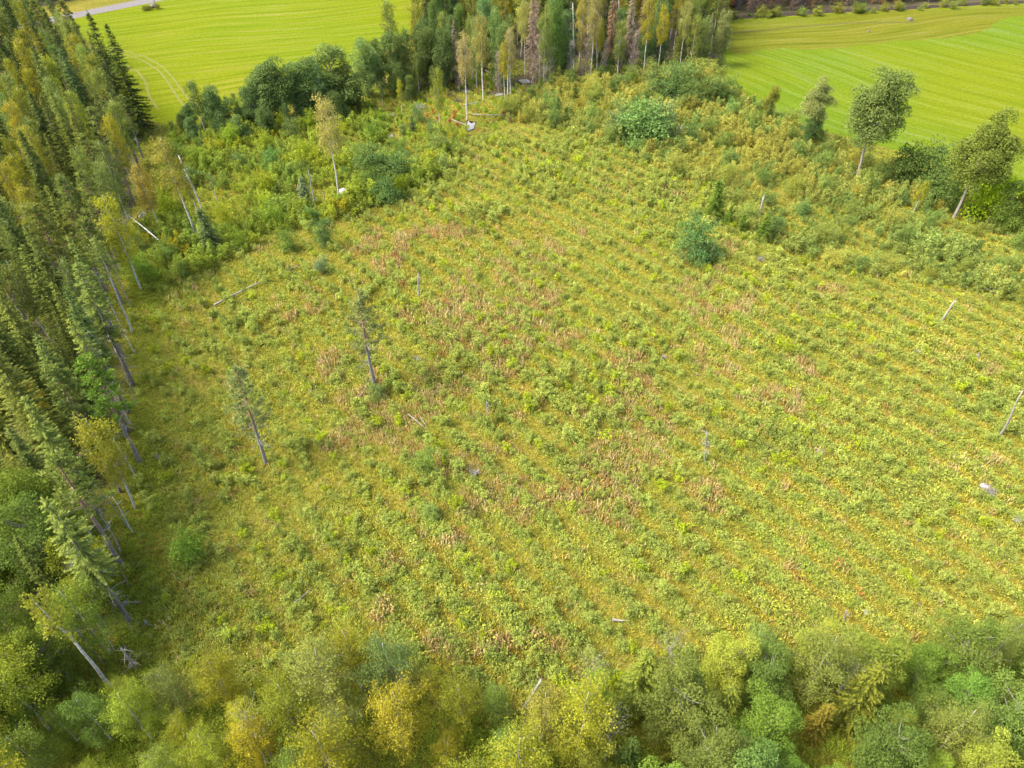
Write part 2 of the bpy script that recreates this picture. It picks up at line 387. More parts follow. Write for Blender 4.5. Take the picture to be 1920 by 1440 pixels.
def pool(cx, cy, rx, ry, seed, label):
    r = np.random.default_rng(seed); x, y = at(cx, cy); x2, _ = at(cx + rx, cy); _, y2 = at(cx, cy - ry)
    a = np.arange(9) * 2 * math.pi / 9; s = r.uniform(.45, 1.25, 9)
    P = np.stack([x + (x2 - x) * s * np.cos(a), y + (y2 - y) * s * np.sin(a)], 1)
    c = P.mean(0)
    rx_ = .62
    P = c + (P - c) * rx_
    tag(sheet("peat_bank", c + (P - c) * 1.25, 0.012, M_PEAT, .12, 4), "bare dark peat round " + label, kind="structure")
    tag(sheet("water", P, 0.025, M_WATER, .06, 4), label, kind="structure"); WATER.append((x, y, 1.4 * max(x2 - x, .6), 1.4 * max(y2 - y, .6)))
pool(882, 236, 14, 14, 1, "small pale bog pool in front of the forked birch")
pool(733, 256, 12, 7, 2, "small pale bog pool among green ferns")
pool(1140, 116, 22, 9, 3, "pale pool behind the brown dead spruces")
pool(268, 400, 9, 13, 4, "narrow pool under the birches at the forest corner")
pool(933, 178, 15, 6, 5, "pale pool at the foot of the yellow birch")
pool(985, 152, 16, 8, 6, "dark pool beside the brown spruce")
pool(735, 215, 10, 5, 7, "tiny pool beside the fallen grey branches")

# ------------------------------------------------------------------ plant prototypes
class Proto:
    def __init__(s, trunk, crown, h): s.trunk, s.crown, s.h = trunk, crown, h

def rnd_dir(r, n): return unit(r.normal(0, 1, (n, 3)))

def make_spruce(seed, h, Rw, bare, step=.42, nb=8, dead=30, leafmat=None, sparse=1.0, droop=.5, lw=.11):
    r = np.random.default_rng(seed); tr = MB(); cr = MB(); leafmat = leafmat or M_NEEDLE
    nseg = 7; wob = np.cumsum(r.normal(0, .05, (nseg, 2)), 0); wob[0] = 0
    P = np.c_[wob, np.linspace(0, h, nseg)]
    tube(tr, P, np.linspace(.011 * h + .03, .015, nseg), 6)
    axis = lambda z: np.array([np.interp(z, P[:, 2], P[:, 0]), np.interp(z, P[:, 2], P[:, 1])])
    Cs, Ds, Ns, Ls, Ws, Vs = [], [], [], [], [], []
    z = bare * h
    while z < h * .985:
        t = (z - bare * h) / (h - bare * h); L0 = Rw * (1 - t) ** .8 * (.75 + .25 * min(1, t * 5)) + .12
        for b in range(max(4, int(nb * (1 - .3 * t)))):
            if r.random() > sparse: continue
            a = r.uniform(0, 2 * math.pi); L = L0 * r.uniform(.65, 1.15); u = np.array([math.cos(a), math.sin(a), 0]); w = np.array([-u[1], u[0], 0])
            up = .35 * t - .05; z0 = z + r.uniform(-.2, .2)
            n = max(3, int(L / .14)); tt = np.linspace(.15, 1, n)
            ax = axis(z0)
            C0 = np.c_[ax[0] + u[0] * L * tt, ax[1] + u[1] * L * tt, z0 + L * (up * tt - droop * tt ** 2 + .28 * tt ** 3)]
            vb = r.random()
            for sgn in (-1, 1):
                D = u * .75 + sgn * w * r.uniform(.5, .9, (n, 1)) + np.array([0, 0, 1]) * r.uniform(-.45, -.05, (n, 1))
                ll = (.24 + .24 * (1 - tt)) * r.uniform(.8, 1.25, n) * min(1, .45 + L / 2)
                Cs.append(C0 + unit(D) * ll[:, None] * .4); Ds.append(D); Ns.append(np.array([0, 0, 1]) + sgn * w * .5 + r.normal(0, .25, (n, 3))); Ls.append(ll); Ws.append(np.full(n, lw) * r.uniform(.7, 1.3, n))
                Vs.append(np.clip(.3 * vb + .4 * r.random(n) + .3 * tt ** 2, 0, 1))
            D = np.tile([0, 0, -1.], (n, 1)) + u * .4 + r.normal(0, .35, (n, 3)); ll = r.uniform(.2, .42, n)
            Cs.append(C0 + unit(D) * ll[:, None] * .45); Ds.append(D); Ns.append(rnd_dir(r, n)); Ls.append(ll); Ws.append(np.full(n, lw * .8)); Vs.append(.3 * vb + .5 * r.random(n))
            D = np.array([u + np.array([0, 0, -.1])]); Cs.append(C0[-1:] + u * .1); Ds.append(D); Ns.append(np.array([[0, 0, 1.]])); Ls.append(np.array([.4])); Ws.append(np.array([lw])); Vs.append(np.array([.9]))
        z += step * r.uniform(.7, 1.3) * (1.1 - .4 * t)
    # leader
    n = 10; Cs.append(np.c_[np.tile(axis(h), (n, 1)), np.linspace(h - .8, h + .1, n)]); Ds.append(r.normal(0, .5, (n, 3)) + [0, 0, 1]); Ns.append(rnd_dir(r, n)); Ls.append(np.full(n, .35)); Ws.append(np.full(n, .1)); Vs.append(np.full(n, .8))
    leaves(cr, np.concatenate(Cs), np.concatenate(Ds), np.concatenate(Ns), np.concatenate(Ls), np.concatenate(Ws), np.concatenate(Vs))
    for _ in range(dead):
        zz = r.uniform(.08, max(.3, bare + .25)) * h; a = r.uniform(0, 2 * math.pi); L = r.uniform(.5, 1.7); u = np.array([math.cos(a), math.sin(a), 0]); p = np.array([*axis(zz), zz])
        tube(tr, bez(p, p + u * L * .5, p + u * L + np.array([0, 0, -.35 * L]), 3), [.03, .022, .01], 3, 1, cap=False)
    return Proto(tr.build("spruce_trunk", [M_BARK_S, M_DEAD]), cr.build("spruce_crown", [leafmat]), h)

def make_birch(seed, h, cb, Rw, nl, leaf=.24, nlimb=26, hang=.5, bark=None, fork=False, leafmat=None, lean=0.0, spread=.26):
    r = np.random.default_rng(seed); tr = MB(); cr = MB()
    n = 8; wob = np.cumsum(r.normal(0, .09, (n, 2)), 0); wob[0] = 0; zz = np.linspace(0, h * .97, n)
    wob[:, 0] += lean * (zz / h) ** 1.6 * h
    P = np.c_[wob, zz]; r0 = .009 * h + .02
    tube(tr, P, r0 * (1 - np.linspace(0, 1, n) * .88), 6)
    axis = lambda z: np.array([np.interp(z, P[:, 2], P[:, 0]), np.interp(z, P[:, 2], P[:, 1]), z])
    Cs, Ds, Ns, Ls, Vs = [], [], [], [], []
    k = nl // nlimb
    for i in range(nlimb):
        t = (i + r.random()) / nlimb; t = t ** 1.05
        z0 = h * (cb + (1 - cb) * t * .92); L = Rw * (t + .15) ** .35 * (1.02 - t) ** .5 * 1.3 * r.uniform(.6, 1.2)
        a = i * 2.4 + r.normal(0, .5); u = np.array([math.cos(a), math.sin(a), 0]); p = axis(z0)
        rise = r.uniform(.35, .9) * L * (.6 + .7 * t)
        if fork: rise *= 1.9
        e = p + u * L + np.array([0, 0, rise]); c = p + u * L * .45 + np.array([0, 0, rise * .85])
        B = bez(p, c, e, 5); tube(tr, B, np.linspace(r0 * .3 * (1.1 - t), .010, 5), 4, 0 if fork and i % 2 == 0 else 1, cap=False)
        m = int(k * (L / Rw) * 1.25) + 10
        s = r.uniform(.28, 1.05, m) ** .8; q = np.stack([np.interp(s, np.linspace(0, 1, 5), B[:, d]) for d in range(3)], 1)
        g = np.round(s * 5) ; cl = r.normal(0, 1, (7, 3)) * [.26, .26, .16] * (Rw / 2.2)
        off = cl[np.clip(g.astype(int), 0, 6)] + r.normal(0, spread, (m, 3)) * (Rw / 2.2)
        off[:, 2] -= np.abs(r.normal(0, hang, m))
        Cs.append(q + off); D = r.normal(0, .55, (m, 3)); D[:, 2] -= .9 * min(1, hang * 1.6); Ds.append(D)
        Ns.append(u * .6 + np.array([0, 0, .55]) + r.normal(0, .5, (m, 3))); Ls.append(leaf * r.uniform(.7, 1.35, m)); Vs.append(np.clip(.45 * r.random() + .55 * r.random(m), 0, 1))
    L = np.concatenate(Ls)
    leaves(cr, np.concatenate(Cs), np.concatenate(Ds), np.concatenate(Ns), L, L * .62, np.concatenate(Vs))
    return Proto(tr.build("birch_trunk", [bark or M_BARK_B, M_TWIG]), cr.build("birch_crown", [leafmat or M_BIRCH]), h)

def make_broad(seed, h, cb, Rw, nl, leaf=.24, lobes=16, bark=None, stems=1, top=.9, leafmat=None, lobe_r=.40):
    """rounded crown of many leafy lobes, on one trunk or on several stems"""
    r = np.random.default_rng(seed); tr = MB(); cr = MB()
    zc = h * (cb + 1) / 2; hz = h * (1 - cb) / 2
    LC, LR = [], []
    for i in range(lobes):
        d = rnd_dir(r, 1)[0]; s = r.uniform(.3, .84); taper = 1 - .25 * max(0, d[2])
        LC.append([d[0] * Rw * s * taper, d[1] * Rw * s * taper, zc + d[2] * hz * s * 1.05]); LR.append(Rw * lobe_r * r.uniform(.7, 1.2))
    LC = np.array(LC); LR = np.array(LR)
    r0 = .012 * h + .03
    if stems == 1:
        n = 6; wob = np.cumsum(r.normal(0, .1, (n, 2)), 0); wob[0] = 0; P = np.c_[wob, np.linspace(0, zc + hz * .4, n)]
        tube(tr, P, r0 * (1 - np.linspace(0, 1, n) * .7), 7)
        for c in LC:
            z0 = np.clip(c[2] - np.hypot(c[0], c[1]) * .8, h * max(cb, .12) * .95, zc + hz * .35); p = np.array([np.interp(z0, P[:, 2], P[:, 0]), np.interp(z0, P[:, 2], P[:, 1]), z0])
            tube(tr, bez(p, (p + c) / 2 + [0, 0, -.1 * Rw], c, 4), np.linspace(r0 * .4, .015, 4), 4, cap=False)
    else:
        for i in range(stems):
            c = LC[i % lobes]; a = r.uniform(0, 6.28); p = np.array([math.cos(a), math.sin(a), 0]) * .15 * Rw * r.random()
            tube(tr, bez(p, p * .5 + [c[0] * .35, c[1] * .35, c[2] * .6], c, 5), np.linspace(r0 * .5, .012, 5), 4, cap=False)
    w = LR ** 2; k = r.choice(lobes, nl, p=w / w.sum()); d = rnd_dir(r, nl); d[:, 2] = np.where(d[:, 2] < -.35, -d[:, 2], d[:, 2])
    C = LC[k] + d * (LR[k] * r.uniform(.35, 1.12, nl) ** .6)[:, None] * [1, 1, .85]
    rr = np.hypot(C[:, 0], C[:, 1]); C[:, :2] *= Rw / np.percentile(rr, 97)
    z0, z1 = np.percentile(C[:, 2], .5), np.percentile(C[:, 2], 99.7); C[:, 2] = h * cb + (C[:, 2] - z0) * (h * (1 - cb)) / (z1 - z0)
    C[:, 2] = np.maximum(C[:, 2], .04 * h * r.random(nl) + h * cb * .8)
    if stems > 1:
        sh = r.integers(0, 60, nl); ext = np.where(np.arange(60) % 4 == 0, r.uniform(1.08, 1.4, 60), r.uniform(.85, 1.05, 60)); a_ = np.floor((np.arctan2(C[:, 1], C[:, 0]) + math.pi) / (2 * math.pi) * 10).astype(int) % 10 * 6 + np.clip((C[:, 2] / h * 6).astype(int), 0, 5)
        C *= ext[a_][:, None]
    vl = r.random(lobes)
    L = leaf * r.uniform(.65, 1.4, nl)
    leaves(cr, C, d * .6 + r.normal(0, .6, (nl, 3)), d * .7 + [0, 0, .6] + r.normal(0, .45, (nl, 3)), L, L * .66, np.clip(.35 * vl[k] + .65 * r.random(nl), 0, 1))
    return Proto(tr.build("tree_stems", [bark or M_BARK_G]), cr.build("leafy_crown", [leafmat or M_LEAF]), h)

def make_pine(seed, h, cb, Rw, clumps=90, per=34, dead=9, needle=.34, nw=.11):
    r = np.random.default_rng(seed); tr = MB(); cr = MB()
    n = 8; wob = np.cumsum(r.normal(0, .05, (n, 2)), 0); wob[0] = 0; P = np.c_[wob, np.linspace(0, h * .96, n)]
    tube(tr, P, (.014 * h + .03) * (1 - np.linspace(0, 1, n) * .8), 7)
    axis = lambda z: np.array([np.interp(z, P[:, 2], P[:, 0]), np.interp(z, P[:, 2], P[:, 1]), z])
    Cs = []; nl = max(10, clumps // 4); lv = []
    for i in range(nl):
        t = (i + .5) / nl; z0 = h * (cb + (1 - cb) * t * .93); L = Rw * (1.05 - t) ** .6 * r.uniform(.55, 1.1); a = i * 2.4 + r.normal(0, .4); u = np.array([math.cos(a), math.sin(a), 0]); p = axis(z0)
        e = p + u * L + [0, 0, L * r.uniform(.05, .5)]; B = bez(p, (p + e) / 2 + [0, 0, -.12 * L], e, 4); tube(tr, B, np.linspace(.05, .012, 4), 4, cap=False)
        for s in r.uniform(.4, 1.05, clumps // nl):
            Cs.append(p + (e - p) * s + r.normal(0, .22, 3)); lv.append(r.random())
    Cs = np.array(Cs); lv = np.array(lv); m = len(Cs) * per; k = np.repeat(np.arange(len(Cs)), per); d = rnd_dir(r, m); d[:, 2] = np.abs(d[:, 2]) * .9 + .05
    C = Cs[k] + unit(d) * r.uniform(.1, .36, (m, 1)); leaves(cr, C, d, rnd_dir(r, m), needle * r.uniform(.7, 1.2, m), nw, .5 * lv[k] + .5 * r.random(m))
    for _ in range(dead):
        z0 = r.uniform(.25, cb + .15) * h; a = r.uniform(0, 6.28); L = r.uniform(.6, 1.7); u = np.array([math.cos(a), math.sin(a), 0]); p = axis(z0)
        q = p + u * L + [0, 0, r.uniform(-.5, .5) * L]; tube(tr, bez(p, (p + q) / 2 + r.normal(0, .15, 3), q, 4), np.linspace(.045, .012, 4), 3, 1, cap=False)
        for _ in range(2):
            s = p + (q - p) * r.uniform(.4, .9); tube(tr, np.array([s, s + unit(u + r.normal(0, .7, 3)) * r.uniform(.25, .6)]), [.02, .008], 3, 1, cap=False)
    return Proto(tr.build("pine_trunk", [M_BARK_P, M_DEAD]), cr.build("pine_crown", [M_NEEDLE]), h)

def make_snag(seed, h, r0, branches=6, bl=.9, bend=.0, tip=.35, mat=None):
    r = np.random.default_rng(seed); tr = MB(); n = 6; wob = np.cumsum(r.normal(0, .006 * h, (n, 2)), 0); wob[0] = 0; z = np.linspace(0, h, n); branches += 3; wob[:, 0] += bend * (z / h) ** 2 * h
    P = np.c_[wob, z]; tube(tr, P, np.linspace(r0, r0 * tip, n), 7)
    leaves(tr, P[-1] + r.normal(0, r0 * .25, (4, 3)) + [0, 0, .1], np.tile([0, 0, 1.], (4, 1)) + r.normal(0, .15, (4, 3)), rnd_dir(r, 4), .4, r0 * .7, .5)
    for _ in range(branches):
        z0 = r.uniform(.25, .98) * h; a = r.uniform(0, 6.28); L = bl * r.uniform(.4, 1.2); p = np.array([np.interp(z0, z, P[:, 0]), np.interp(z0, z, P[:, 1]), z0]); q = p + [math.cos(a) * L, math.sin(a) * L, r.uniform(-.4, .4) * L]
        tube(tr, bez(p, (p + q) / 2 + r.normal(0, .08, 3), q, 3), [.035, .022, .008], 3, cap=False)
    return tr.build("snag", [mat or M_DEAD])

def make_sapling(seed, h, Rw, nl, leaf, conical=True):
    """young shoot: one mesh of stem and leaves"""
    r = np.random.default_rng(seed); mb = MB()
    k = r.integers(3, 6); tips = []
    for i in range(k):
        a = r.uniform(0, 6.28); d = r.uniform(.1, .75) * Rw; hh = h * r.uniform(.6, 1.0) if i else h; e = np.array([math.cos(a) * d, math.sin(a) * d, hh]); tips.append(e)
        tube(mb, np.array([[0, 0, -.05], e * [.4, .4, .5], e]), [.03, .02, .006], 3, 1, cap=False)
    tips = np.array(tips); q = r.integers(0, k, nl); s = r.uniform(.18, 1.05, nl) ** .8
    rad = Rw * .5 * (1.15 - s) ** .6 if conical else Rw * .45
    d = rnd_dir(r, nl)
    C = tips[q] * s[:, None] * [1, 1, 1] + d * [1, 1, .5] * (rad * r.uniform(.3, 1.1, nl))[:, None]; C[:, 2] = np.maximum(C[:, 2], .06)
    L = leaf * r.uniform(.7, 1.35, nl); vl = r.random(k)
    leaves(mb, C, d * .6 + [0, 0, .45] + r.normal(0, .45, (nl, 3)), d * .6 + [0, 0, .7] + r.normal(0, .4, (nl, 3)), L, L * .6, .35 * vl[q] + .65 * r.random(nl))
    return mb

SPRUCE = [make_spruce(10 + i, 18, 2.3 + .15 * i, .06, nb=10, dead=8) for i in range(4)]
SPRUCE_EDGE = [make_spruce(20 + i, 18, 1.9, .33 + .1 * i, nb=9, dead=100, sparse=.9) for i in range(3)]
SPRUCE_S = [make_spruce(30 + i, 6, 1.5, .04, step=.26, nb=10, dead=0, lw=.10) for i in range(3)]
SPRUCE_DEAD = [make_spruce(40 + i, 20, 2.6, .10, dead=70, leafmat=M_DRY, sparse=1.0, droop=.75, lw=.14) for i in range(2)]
BIRCH = [make_birch(50 + i, 16, .34, 2.4, 5200, nlimb=34) for i in range(4)]
BIRCH_TALL = [make_birch(60 + i, 18, .45, 2.6, 5200, nlimb=34, fork=(i == 1)) for i in range(3)]
BIRCH_NEAR = [make_birch(70 + i, 11, .2, 2.7, 14000, leaf=.135, nlimb=46, hang=.5, spread=.2) for i in range(4)]
BIRCH_BARE = [make_birch(80 + i, 14, .62, 1.2, 900, nlimb=14, lean=-.03) for i in range(2)]
BROAD = [make_broad(90 + i, 12, .0, 3.6, 13000, leaf=.27, lobes=44, bark=M_BARK_G) for i in range(3)]
BROAD_NEAR = [make_broad(100 + i, 9, .08, 2.5, 19000, leaf=.125, lobes=54, lobe_r=.27) for i in range(4)]
ASPEN = [make_broad(110 + i, 17, .36, 4.2, 30000, leaf=.25, lobes=70, bark=M_BARK_G, lobe_r=.32) for i in range(2)]
BUSH = [make_broad(120 + i, 4, .0, 2.5, 4200, leaf=.19, lobes=24, stems=6, bark=M_TWIG) for i in range(4)]
PINE = [make_pine(130, 14, .38, 2.8, 150, 34, 14, .32, .085), make_pine(131, 15, .42, 2.4, 150, 34, 8), make_pine(132, 16, .5, 2.4, 130, 32, 8)]

# saplings: meshes shared by objects (object colour) and by the massed growth (instance colour)
def sap_pair(seed, *a, **k):
    mb = make_sapling(seed, *a, **k)
    return mb.build("sapling", [M_LEAF, M_TWIG]), mb.build("sapling_mass", [M_COVER, M_TWIG])
SAP = [sap_pair(140 + i, 1.4, 1.3, 420, .15) for i in range(5)]
SHRUB = [sap_pair(150 + i, 2.6, 1.7, 750, .19) for i in range(5)]

# ------------------------------------------------------------------ placing
TREES = []     # ground positions with a clear radius, so fillers keep apart
def plant(P, x, y, h, color, name, label, cat, group=None, rot=None, lean=(0, 0), wide=1.0, trunk="trunk", crown="crown"):
    s = h / P.h
    e = bpy.data.objects.new(name, None); COL.objects.link(e); e.empty_display_size = .5
    e.location = (x, y, float(gz(x, y)) - .04); e.rotation_euler = (lean[0], lean[1], R.uniform(0, 6.28) if rot is None else rot); e.scale = (s * wide, s * wide, s)
    tag(e, label, cat, group)
    obj(trunk, P.trunk, e)
    obj(crown, P.crown, e, color=color)
    TREES.append((x, y)); return e

def jit(c, a=.12):
    f = 1 + R.normal(0, a); g = R.normal(0, a * .6)
    return (max(.004, c[0] * f * (1 + g)), max(.004, c[1] * f), max(.002, c[2] * f * (1 - g)))

C_SPR = (.062, .074, .020); C_SPRL = (.076, .090, .022); C_BIR = (.125, .125, .018); C_BIRY = (.15, .138, .024); C_BIRG = (.10, .12, .032)
C_DRK = (.042, .068, .022); C_MID = (.075, .105, .028); C_GRY = (.10, .12, .038); C_PINE = (.075, .095, .022); C_BRN = (.17, .105, .068); C_ASP = (.085, .10, .020)
C_LIME = (.12, .16, .012)

# -- single trees at the forest edge, west of the clearing: (base pixel, top row)
def hero(P, base, topy, color, name, label, cat="tree", **k):
    x, y = at(*base); h = h_from(base, topy); return plant(P, x, y, h, color, name, label, cat, **k)

hero(SPRUCE_EDGE[1], (250, 722), 488, C_SPRL, "spruce_tree", "slim spruce at the forest edge, dark bare trunk with yellow-green top")
hero(SPRUCE_EDGE[2], (214, 716), 545, C_SPR, "spruce_tree", "thin spruce just behind the slim edge spruce, trunk half bare")
hero(PINE[1], (262, 866), 658, (.085, .125, .022), "pine_tree", "bright green pine at the forest edge with grey trunk and broken lower branches")
hero(BIRCH[0], (253, 952), 778, (.15, .14, .02), "birch_tree", "yellowish birch with a pale slanting trunk below the bright green edge pine")
hero(PINE[2], (232, 1064), 850, (.10, .115, .03), "pine_tree", "grey-green pine with long reddish bare trunk at the forest edge")
hero(SPRUCE_EDGE[1], (245, 1170), 935, C_SPRL, "spruce_tree", "spruce with a thick skirt of grey dead branches at the forest edge")
hero(BIRCH_BARE[0], (215, 1292), 1105, C_BIR, "birch_tree", "thin crooked birch with a long bare trunk by the broken stub")
hero(BIRCH_BARE[1], (204, 1182), 1085, C_BIR, "birch_tree", "short thin birch beside the spruce with dead branches")
hero(BIRCH_BARE[1], (248, 623), 440, C_BIRG, "birch_tree", "very thin birch with pale bare trunk in front of spruces")
hero(BIRCH[1], (265, 543), 358, (.16, .155, .018), "birch_tree", "yellow-green birch leaning over the shrubs at the inner forest corner")
hero(BIRCH[2], (302, 434), 303, (.16, .12, .03), "birch_tree", "brownish birch with white lower trunk beside the narrow pool")
hero(BIRCH_TALL[0], (366, 442), 252, (.15, .13, .03), "birch_tree", "slender birch with long white trunk next to the broken white snag")
hero(BIRCH_BARE[0], (382, 430), 330, (.13, .12, .03), "birch_tree", "small half-bare birch between two white trunks")
hero(BIRCH_BARE[1], (417, 404), 320, C_GRY, "birch_tree", "grey thin birch nearly without leaves among the lush shrubs")
hero(BIRCH_TALL[1], (637, 373), 182, (.18, .155, .05), "birch_tree", "lone pale-crowned birch with white trunk standing by the white boulder")
hero(PINE[0], (703, 724), 538, (.125, .13, .048), "pine_tree", "lone thin pine with grey trunk and reddish top in mid clearing", rot=2.0)
hero(PINE[0], (499, 868), 690, (.125, .135, .05), "pine_tree", "lone pine with see-through crown standing near the forest in the clearing", rot=4.4)
hero(SPRUCE[3], (272, 243), 42, (.03, .042, .014), "spruce_tree", "tallest dark spruce at the corner of the mown field")
hero(SPRUCE[1], (250, 262), 20, (.035, .045, .014), "spruce_tree", "dark pointed spruce second from the field corner")
hero(SPRUCE_EDGE[0], (262, 318), 125, C_SPR, "spruce_tree", "dense spruce with grey bare lower trunk above the shrub belt")

# -- leafy trees and bushes beside the east field
hero(ASPEN[0], (1606, 334), 134, (.082, .102, .030), "aspen_tree", "tall aspen with oval crown and bare grey trunk, small dead limb low down", rot=1.0)
hero(ASPEN[1], (1786, 412), 210, (.08, .095, .02), "aspen_tree", "olive aspen with leaning grey trunk beside the bright lime bush", lean=(0, .06), rot=0)
hero(ASPEN[1], (1512, 268), 146, (.12, .13, .045), "aspen_tree", "pale twin-topped tree with dark shaded foot by the field edge", wide=1.0, rot=2.2)
hero(BROAD[0], (1512, 275), 205, C_DRK, "leafy_bush", "dark bush at the foot of the pale twin-topped tree", "bush", wide=.9)
hero(BROAD[1], (1438, 218), 162, (.10, .10, .018), "leafy_tree", "small olive tree at the field edge before the pale twin-topped tree")
hero(BUSH[0], (1693, 335), 266, (.055, .078, .02), "leafy_bush", "rounded dark green bush between the two tall aspens", "bush")
hero(BUSH[1], (1745, 350), 272, (.055, .08, .024), "leafy_bush", "wide dark green bush touching the leaning aspen", "bush")
hero(BUSH[2], (1755, 385), 320, (.06, .085, .022), "leafy_bush", "low dark bush in front of the leaning aspen", "bush")
hero(BIRCH_TALL[2], (1709, 406), 337, (.15, .145, .012), "leafy_tree", "small yellow-topped sapling tree with pale stem in front of dark bushes")
hero(BUSH[3], (1838, 405), 328, (.14, .19, .010), "leafy_bush", "bright lime bush behind the leaning aspen trunk", "bush")
hero(BROAD[2], (1868, 430), 340, (.07, .095, .018), "leafy_tree", "dark round tree with orange-tinged top next to the lime bush")
hero(BROAD[0], (1905, 425), 345, (.09, .09, .016), "leafy_tree", "olive round tree at the end of the field-edge row")
hero(BUSH[0], (1210, 272), 188, (.075, .12, .035), "willow_bush", "large round green willow clump in the shrub belt", "bush", wide=1.15)
hero(BUSH[1], (1240, 262), 190, (.085, .11, .045), "willow_bush", "grey-green willow clump behind the large green one", "bush")
hero(BUSH[2], (1160, 255), 205, (.07, .09, .035), "willow_bush", "small grey-green willow beside the large green clump", "bush")
hero(BUSH[3], (1298, 487), 418, (.052, .092, .030), "willow_bush", "blue-green dense bush alone on the clearing", "bush", wide=.8)
hero(BUSH[1], (1330, 490), 452, (.075, .11, .04), "willow_bush", "low pale green bush touching the blue-green one", "bush", wide=.8)
hero(BUSH[0], (706, 335), 268, (.062, .09, .026), "willow_bush", "dark green willow beside the lone white-trunked birch", "bush")
hero(BUSH[2], (738, 345), 285, (.062, .092, .028), "willow_bush", "second dark willow next to the lone birch, rounder", "bush")
hero(BUSH[1], (728, 378), 330, (.06, .095, .03), "willow_bush", "small dark bush below the pair of willows", "bush")
hero(BUSH[3], (612, 465), 415, (.055, .085, .03), "willow_bush", "narrow dark green bush standing among saplings", "bush", wide=.55)
hero(BUSH[2], (604, 512), 484, (.085, .115, .06), "willow_bush", "small silvery green bush on the open clearing", "bush", wide=.7)
hero(BUSH[2], (362, 1048), 1005, (.085, .13, .02), "leafy_bush", "fresh green leafy bush alone near the forest edge", "bush", wide=.8)
hero(BUSH[0], (708, 745), 722, (.09, .11, .035), "leafy_bush", "grey-green low bush at the foot of the thin lone pine", "bush", wide=1.1)
hero(BUSH[1], (540, 470), 432, (.085, .115, .025), "leafy_bush", "mid green bush at the top of the clearing below the dead spruces", "bush", wide=.8)
hero(BUSH[3], (800, 885), 845, (.105, .14, .032), "leafy_bush", "tall green sapling clump in the middle of the clearing", "bush", wide=.6)
hero(BUSH[0], (812, 975), 952, (.12, .15, .04), "leafy_bush", "pale green rounded shrub among dry fireweed", "bush", wide=.9)
for i, (b, t) in enumerate([((1333, 412), 335), ((1362, 425), 385), ((1388, 435), 400), ((1424, 455), 402), ((1345, 385), 350)]):
    hero(SPRUCE_S[i % 3], b, t, (.05, .075, .012), "young_spruce", ["tallest young green spruce on the shrub belt's lower edge", "squat young spruce second in the short row", "squat young spruce third in the short row", "pointed young spruce below the white pole", "young spruce hidden behind the tallest young spruce"][i])
hero(SPRUCE_S[0], (1437, 210 + 20), 185, (.05, .06, .015), "young_spruce", "small dark spruce by the field corner")
hero(SPRUCE_S[1], (1046, 225), 180, (.045, .07, .02), "young_spruce", "small blue-green spruce in the yellow brush")
hero(SPRUCE_S[2], (1077, 192), 155, (.06, .065, .014), "young_spruce", "small olive spruce in front of the brown dead stand")
hero(SPRUCE_S[1], (775, 250), 218, (.045, .065, .03), "young_spruce", "small dark spruce beside the bog pool")
hero(SPRUCE_S[0], (398, 470), 390, (.055, .07, .028), "young_spruce", "grey-green young spruce below the white birch trunks")
hero(SPRUCE_S[2], (575, 385), 330, (.08, .10, .05), "young_spruce", "greyish young spruce beside dead spruce stubs")

# -- belt of dark leafy trees south of the mown field
belt = [(347, 250, 212), (386, 248, 147), (420, 246, 163), (452, 240, 172), (486, 238, 160), (522, 230, 114), (556, 228, 118), (590, 222, 107), (612, 228, 112), (634, 214, 84), (655, 212, 120), (676, 206, 150),
        (402, 236, 175), (436, 232, 178), (470, 228, 165), (506, 226, 138), (540, 222, 125), (574, 218, 115), (648, 204, 130), (668, 214, 165), (362, 240, 195), (330, 258, 225), (368, 262, 222), (408, 268, 228), (455, 262, 215), (505, 255, 200), (545, 250, 190), (640, 232, 170)]
for i, (bx, by, ty) in enumerate(belt):
    n = ["dark green leafy tree in the belt below the mown field", "deep green rounded tree in the belt along the field"][i % 2]
    hero((BROAD[0], BIRCH[0], BROAD[1], BIRCH[2], BROAD[2])[i % 5], (bx, by), ty, jit((.066, .092, .030), .2), "leafy_tree", "dark green leafy tree in the dense belt along the mown field", group="belt of leafy trees along the mown field", wide=R.uniform(.95, 1.3))
hero(BIRCH[1], (608, 262 - 30), 168, (.13, .10, .03), "birch_tree", "brownish thin birch with white stem in front of the dark belt")
# trees between the belt and the dead stand
for i, (bx, by, ty) in enumerate([(694, 185, 72), (716, 180, 105), (740, 172, 60), (768, 160, 48), (800, 162, 50), (828, 158, 46), (752, 185, 118), (786, 175, 95), (845, 150, 50), (718, 200, 150), (770, 190, 140), (815, 185, 120)]):
    hero((BIRCH if i % 2 else BROAD)[i % 3], (bx, by), ty, jit((.06, .08, .025) if i else (.12, .14, .04), .15), "leafy_tree", "green leafy tree in the clump between the belt and the dead stand" if i else "pale light-crowned tree alone between the belt and the clump", group="leafy clump beside the bog" if i else None, wide=.85)

